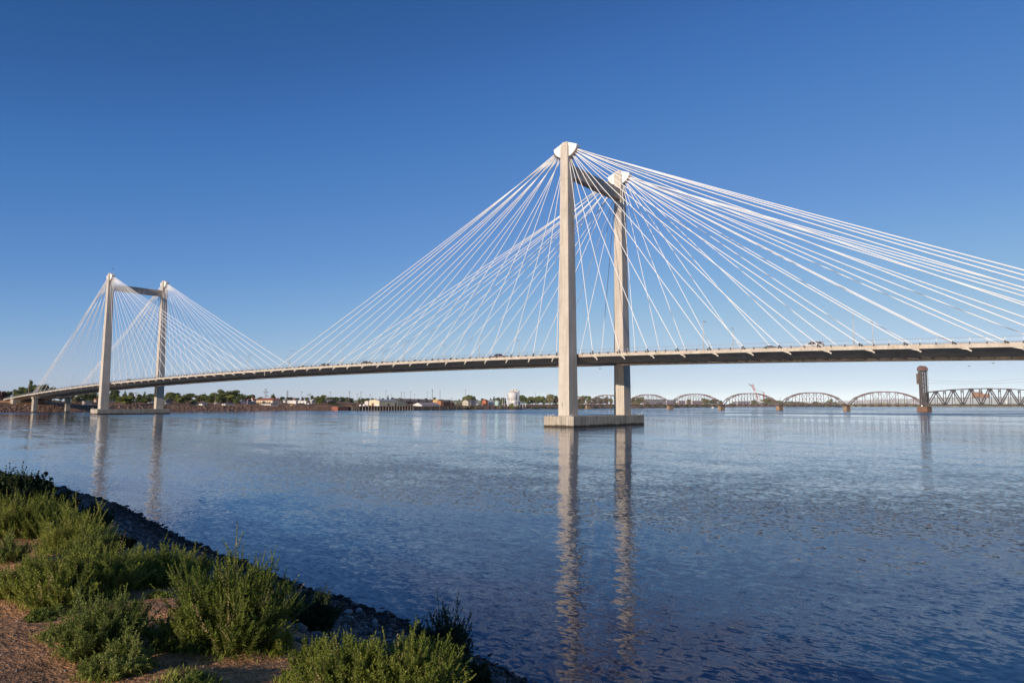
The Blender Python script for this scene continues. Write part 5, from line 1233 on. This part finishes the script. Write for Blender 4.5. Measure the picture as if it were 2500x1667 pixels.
mb = MB(); P = shore_pt(1904, 120); s = depth(P)/FPX; mb.bar((0,0,-1),(1.2*s,0,height_to(P,968.5)),.8*s); o = mb.build('slender_mast', paint('mast_blue',(.16,.22,.30))); o.location = P
tag(o, 'slender leaning blue grey mast right of the red crane', 'mast')
P = at_z(1740, 995.6); mb = MB(); mb.prism([(-2.4,.0),(-2.0,1.0),(2.6,1.2),(1.8,0)], 1, -.8, .8); mb.box((-.8,-.6,1.05),(.6,.6,2.1)); o = mb.build('small_boat', M['white']); o.location = P; tag(o, 'tiny white boat on the water beyond the railway bridge', 'boat')
# ------------------------------------------------------------------ weeds and shrubs of the near bank
WEED = leafmat('weed_leaves', (.05,.085,.014), (.23,.285,.04), .40, 5.0, (.40,.40,.09))
WEED2 = leafmat('bluish_weed_leaves', (.05,.085,.018), (.20,.255,.05), .40, 5.0, (.32,.35,.10))
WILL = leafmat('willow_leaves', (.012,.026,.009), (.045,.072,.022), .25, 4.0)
DRY = leafmat('dry_leaves', (.16,.10,.03), (.42,.26,.09), .3, 5.0)
YEL = leafmat('yellow_leaves', (.28,.26,.03), (.5,.46,.07), .35, 5.0)
def shoots(r, R_, H, n, lean, side, broad):
    """stems: arrays of start, direction, length; the envelope is a ragged dome"""
    a = r.uniform(0,2*PI,n); q = R_*.72*np.sqrt(r.random(n)); st = np.stack([q*np.cos(a), q*np.sin(a), 0*q], 1)
    tilt = lean*(q/(R_*.72))*r.uniform(.5,1.25,n)+r.normal(0,.10,n); a2 = a+r.normal(0,.4,n)
    d = np.stack([np.sin(tilt)*np.cos(a2), np.sin(tilt)*np.sin(a2), np.cos(tilt)], 1)
    L = H*(1.0-.38*(q/(R_*.72))**2)*r.uniform(.55,1.04,n); L[r.random(n) < .12] *= 1.22
    m = side; k = n*m; par = np.repeat(np.arange(n), m); u = r.uniform(.08,.82,k)
    s2 = st[par]+d[par]*(L[par]*u)[:,None]; az = r.uniform(0,2*PI,k); el = r.uniform(.45,.95,k)
    up = np.stack([np.sin(el)*np.cos(az), np.sin(el)*np.sin(az), np.cos(el)], 1); d2 = .55*d[par]+up; d2 /= np.linalg.norm(d2,axis=1)[:,None]
    L2 = L[par]*(1-u)*r.uniform(.25,.62,k)+.05*H
    return np.concatenate([st,s2]), np.concatenate([d,d2]), np.concatenate([L,L2]), n
def leaves(r, S, D_, L, n0, step, ll, lw, bend=.25):
    nod = np.maximum(4, (L/step).astype(int)); tot = nod.sum(); idx = np.repeat(np.arange(len(L)), nod)
    within = np.arange(tot)-np.repeat(np.cumsum(nod)-nod, nod); u = (within+r.random(tot))/nod[idx]
    lo = np.where(idx < n0, .10, .02); u = lo+(1-lo)*u
    p = S[idx]+D_[idx]*(L[idx]*u)[:,None]; p[:,2] += -bend*(L[idx]*u)**2*.0
    rep = 3; p = np.repeat(p, rep, 0); d = np.repeat(D_[idx], rep, 0); u = np.repeat(u, rep); n = len(p)
    az = (np.arange(n)*2.399+r.normal(0,.4,n)); ref = np.where(np.abs(d[:,2:3]) < .9, np.array([[0,0,1.]]), np.array([[1.,0,0]]))
    e1 = np.cross(d, ref); e1 /= np.linalg.norm(e1,axis=1)[:,None]; e2 = np.cross(d, e1)
    rad = e1*np.cos(az)[:,None]+e2*np.sin(az)[:,None]; op = (1.12-.72*u)*r.uniform(.75,1.25,n)
    v = d*np.cos(op)[:,None]+rad*np.sin(op)[:,None]; v[:,2] += .15; v /= np.linalg.norm(v,axis=1)[:,None]
    w_ = np.cross(v, d); w_ /= np.maximum(1e-6, np.linalg.norm(w_,axis=1))[:,None]
    l = ll*(1-.55*u)*r.uniform(.6,1.35,n); wd = lw*(1-.3*u)*r.uniform(.7,1.3,n)
    tipdrop = np.zeros((n,3)); tipdrop[:,2] = -.12*l
    V = np.stack([p, p+v*(l*.45)[:,None]+w_*wd[:,None], p+v*l[:,None]+tipdrop, p+v*(l*.45)[:,None]-w_*wd[:,None]], 1).reshape(-1,3)
    return V, np.arange(n*4).reshape(-1,4)
def stems_mesh(S, D_, L, n0, rad):
    e = np.cross(D_, np.array([.3,.8,.1])); e /= np.linalg.norm(e,axis=1)[:,None]; g = np.cross(D_, e)
    rr = np.where(np.arange(len(L)) < n0, rad, rad*.55)[:,None]; V = []
    for k in range(3):
        a = 2*PI*k/3; V.append(S+(e*math.cos(a)+g*math.sin(a))*rr)
    for k in range(3):
        a = 2*PI*k/3; V.append(S+D_*(L*.97)[:,None]+(e*math.cos(a)+g*math.sin(a))*rr*.25)
    V = np.stack(V, 1).reshape(-1,3); b = np.arange(len(L))[:,None]*6
    F = np.concatenate([b+np.array([[k,(k+1)%3,3+(k+1)%3,3+k]]) for k in range(3)])
    return V, F
KQ = 2500/2352.0
ALLW = []
STRAW = leafmat('straw_leaves', (.20,.15,.06), (.42,.33,.15), .3, 5.0)
def weed(name, label, cat, x, yb, yt, wpx, mat, n, lean=.62, side=7, step=.0155, ll=.046, lw=.0046, group='weeds on the near bank', seed=0, deep=1.0, base=None, hmin=.12):
    """x, yb: picture position of the foot; yt: row of the top; wpx: width (all in the 2352 px picture)"""
    P = near_hit(x*KQ, yb*KQ) if base is None else np.array(base); D = depth(P); s = D/FPX*KQ
    H = max(hmin, (yb-yt)*s*(1.1 if yb > 1400 else 1.0)); R_ = wpx*s/2*1.06; n = int(n*1.9)
    r = np.random.default_rng(1000+seed); S, Dn, L, n0 = shoots(r, R_, H, n, lean, side, 0)
    far = max(1.0, D/9.0); V, F = leaves(r, S, Dn, L, n0, step*far, ll*far**.8, lw*far)
    P = P.copy(); P[2] -= .03
    rt_ = thing(name, label, cat, P, 0, group); rt_.scale = (1, deep, 1)
    V[:,2] = np.maximum(V[:,2], -.15)
    link('foliage', np_mesh('foliage', V, F), mat, rt_)
    if n > 60 and mat in (WEED, WEED2):                               # last year's dry stalks standing among the green
        S2, D2, L2, m0 = shoots(r, R_*1.02, H*1.02, max(4, n//22), lean*1.05, 3, 0); V, F = leaves(r, S2, D2, L2, m0, step*far*1.4, ll*.7, lw*far*1.1)
        V[:,2] = np.maximum(V[:,2], -.15); link('dry_stalks', np_mesh('dry_stalks', V, F), STRAW, rt_)['kind'] = 'stuff'
    ALLW.append((P[0], P[1], R_, mat))
    V, F = stems_mesh(S, Dn, L, n0, .0035*far**.5); link('stems', np_mesh('stems', V, F), M['stem'], rt_)
    return rt_, P, H, R_
W = [ # label, x, base, top, width, material, stems
 ('largest bushy weed in the middle of the foreground, tall and dense',530,1478,1272,205,WEED,120),
 ('dense spreading weed at the bottom centre edge of the picture',800,1590,1462,190,WEED,80),
 ('bright feathery weed clump at the bottom, right of the dense spreading one',930,1600,1452,210,WEED,100),
 ('weed with tall pale spire at the left end of the bottom clump',728,1555,1452,90,WEED,34),
 ('single spreading weed left of the largest bush at the bare patch',236,1498,1345,146,WEED2,64),
 ('lower sprawling weed nearest the bottom left dirt',268,1545,1468,128,WEED2,44),
 ('thin weed between the largest bush and the sprawling weed',382,1490,1412,70,WEED2,18),
 ('weed tuft against the left foot of the largest bush',446,1490,1402,66,WEED2,22),
 ('leafy weed at the left end of the middle hedge',55,1362,1262,140,WEED,60),
 ('tall weed in the left part of the middle hedge',140,1385,1235,140,WEED,70),
 ('dark dense weed in the centre of the middle hedge',228,1362,1228,130,WEED,62),
 ('spiky topped weed right of centre in the middle hedge',312,1345,1236,120,WEED,56),
 ('spiky topped weed near the right end of the middle hedge',384,1338,1244,110,WEED,50),
 ('last weed at the right end of the middle hedge beside the largest bush',442,1335,1252,80,WEED,36),
 ('pale weed clump above the small bare patch at the left',170,1266,1155,130,WEED,50),
 ('sunlit weed in the upper left hedge at the picture edge',20,1228,1112,120,WEED,52),
 ('sunlit rounded weed in the upper left hedge, middle one',82,1226,1118,112,WEED,52),
 ('sunlit weed at the right end of the upper left hedge',130,1230,1138,108,WEED,46),
 ('weed at the left edge between upper and middle hedge',8,1290,1205,70,WEED2,30),
 ('weed filling the gap right of the small bare patch',215,1290,1205,90,WEED2,36),
 ('small weed with a dry orange leaf right of the largest bush',635,1492,1416,66,WEED,16),
 ('tiny spindly seedling on the shaded bare patch',366,1372,1338,44,WEED2,6),
 ('creeping green mat of weed on the dirt at the left',120,1412,1388,120,WEED2,26),
 ('low green weed patch at the bottom edge left of centre',430,1575,1545,110,WEED2,18),
 ('small weed tuft at the bottom edge below the largest bush',690,1566,1528,80,WEED2,14),
 ('small low weed right of the creeping mat',140,1462,1430,80,WEED2,16),
]
for i, (lab, x, yb, yt, wp, mt, n) in enumerate(W):
    low = 'mat' in lab or 'patch at' in lab or 'low weed' in lab
    rt_, P, H, R_ = weed('weed_clump', lab, 'weed', x, yb, yt, wp, mt, n, lean=1.15 if low else .78, side=8 if n > 40 else 6, seed=i)
    if 'orange' in lab:
        for dx, dz in ((-.03,.16),(.02,.13),(.0,.19)):
            mb = MB(); mb.add([(dx-.03,-.10,dz-.02),(dx+.02,-.11,dz-.035),(dx+.05,-.10,dz+.03),(dx+.0,-.09,dz+.05)], [(0,1,2,3)]); o = mb.build('dry_leaf', DRY, rt_); so_ = o.modifiers.new('t','SOLIDIFY'); so_.thickness = .003
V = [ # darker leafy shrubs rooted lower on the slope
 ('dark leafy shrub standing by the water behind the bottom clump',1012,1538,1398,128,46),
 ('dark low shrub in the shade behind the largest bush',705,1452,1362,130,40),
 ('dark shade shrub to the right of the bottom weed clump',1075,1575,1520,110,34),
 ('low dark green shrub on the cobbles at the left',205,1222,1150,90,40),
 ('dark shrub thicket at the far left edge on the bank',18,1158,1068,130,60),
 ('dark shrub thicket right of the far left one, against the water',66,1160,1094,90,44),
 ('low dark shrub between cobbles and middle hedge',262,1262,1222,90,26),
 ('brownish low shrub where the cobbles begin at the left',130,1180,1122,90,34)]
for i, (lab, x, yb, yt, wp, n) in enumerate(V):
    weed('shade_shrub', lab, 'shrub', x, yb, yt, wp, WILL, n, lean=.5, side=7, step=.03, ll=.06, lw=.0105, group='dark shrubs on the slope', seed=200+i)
for i, (lab, x, yb, yt, wp, n) in enumerate([('twiggy sapling with spreading leaf sprays at the far left against the water',88,1128,1082,40,8),('tiny upright dark sapling at the left end of the cobbles',114,1128,1108,10,5)]):
    weed('sapling', lab, 'sapling', x, yb, yt, wp, WILL, n, lean=.9, side=6, step=.035, ll=.075, lw=.016, group=None, seed=300+i)
rt_, P, H, R_ = weed('yellow_weed', 'small yellowing broad leaved weed on the dirt at the left edge', 'weed', 24, 1362, 1338, 40, YEL, 6, lean=1.1, side=3, step=.04, ll=.05, lw=.016, group=None, seed=400, hmin=.1)
weed('yellow_weed', 'single curled yellow leafy sprig in the middle hedge', 'weed', 95, 1335, 1322, 16, YEL, 3, lean=.9, side=3, step=.04, ll=.05, lw=.016, group=None, seed=401, hmin=.1)
# litter of dry stalks on the dirt
r = np.random.default_rng(9); n = 4500; X = r.uniform(88,97.6,n); Y = r.uniform(-162,-157.6,n); L = r.uniform(.02,.12,n); a = r.uniform(0,6.28,n); Z = near_z(X,Y)+.008
dv = np.stack([np.cos(a)*L, np.sin(a)*L, r.normal(0,.12,n)*L], 1); pv = np.stack([-np.sin(a),np.cos(a),0*a],1)*.0022; P = np.stack([X,Y,Z],1)
V = np.stack([P-pv, P+pv, P+dv+pv*.5+np.array([0,0,.006]), P+dv-pv*.5+np.array([0,0,.006])],1).reshape(-1,3)
tag(link('dry_litter', np_mesh('dry_litter', V, np.arange(n*4).reshape(-1,4)), DRY), 'dry stalks and straw littering the bare soil', None, kind='stuff')
# driftwood twig at the water's edge, bottom centre
P = near_hit(1345, 1655); mb = MB(); mb.tube([(-.3,0,.02),(0,.05,.06),(.22,.02,.1),(.38,.1,.2)], [.02,.018,.012,.004], 6); mb.tube([(.1,.03,.08),(.2,-.06,.19)], [.01,.004], 5)
o = mb.build('driftwood', M['pile']); o.location = P; tag(o, 'dark driftwood twig at the water edge, bottom centre', 'driftwood')

# low grass and seedlings feathering out round the weeds
r = np.random.default_rng(77); pts = []
for x, y, R_, mt in ALLW:
    if mt not in (WEED, WEED2): continue
    m = int(60+480*R_*min(1, 7/max(4, math.hypot(x-CAM[0], y-CAM[1])))); a = r.uniform(0,6.28,m); q = R_*(.45+.75*np.sqrt(r.random(m))); pts.append(np.stack([x+q*np.cos(a), y+q*np.sin(a)], 1))
pts = np.concatenate(pts); keep = fbm(pts[:,0]*1.3, pts[:,1]*1.3, 88, 3) > -.12; pts = pts[keep]; n = len(pts)*3
B = np.repeat(pts, 3, 0)+r.normal(0,.025,(n,2)); Z = near_z(B[:,0], B[:,1])-.005; h = r.uniform(.02,.075,n)*r.uniform(.6,1.3,n); a = r.uniform(0,6.28,n); ln = r.uniform(.2,1.0,n)*h
w_ = np.stack([-np.sin(a), np.cos(a), 0*a], 1)*.0028; P0 = np.stack([B[:,0],B[:,1],Z],1); T = P0+np.stack([np.cos(a)*ln, np.sin(a)*ln, h],1); Mid = P0*.5+T*.5+np.array([0,0,.012])
V = np.stack([P0-w_, Mid-w_*1.3, T, Mid+w_*1.3],1).reshape(-1,3)
tag(link('grass', np_mesh('grass', V, np.arange(n*4).reshape(-1,4)), WEED), 'short sparse green grass around the feet of the weeds', None, kind='stuff')
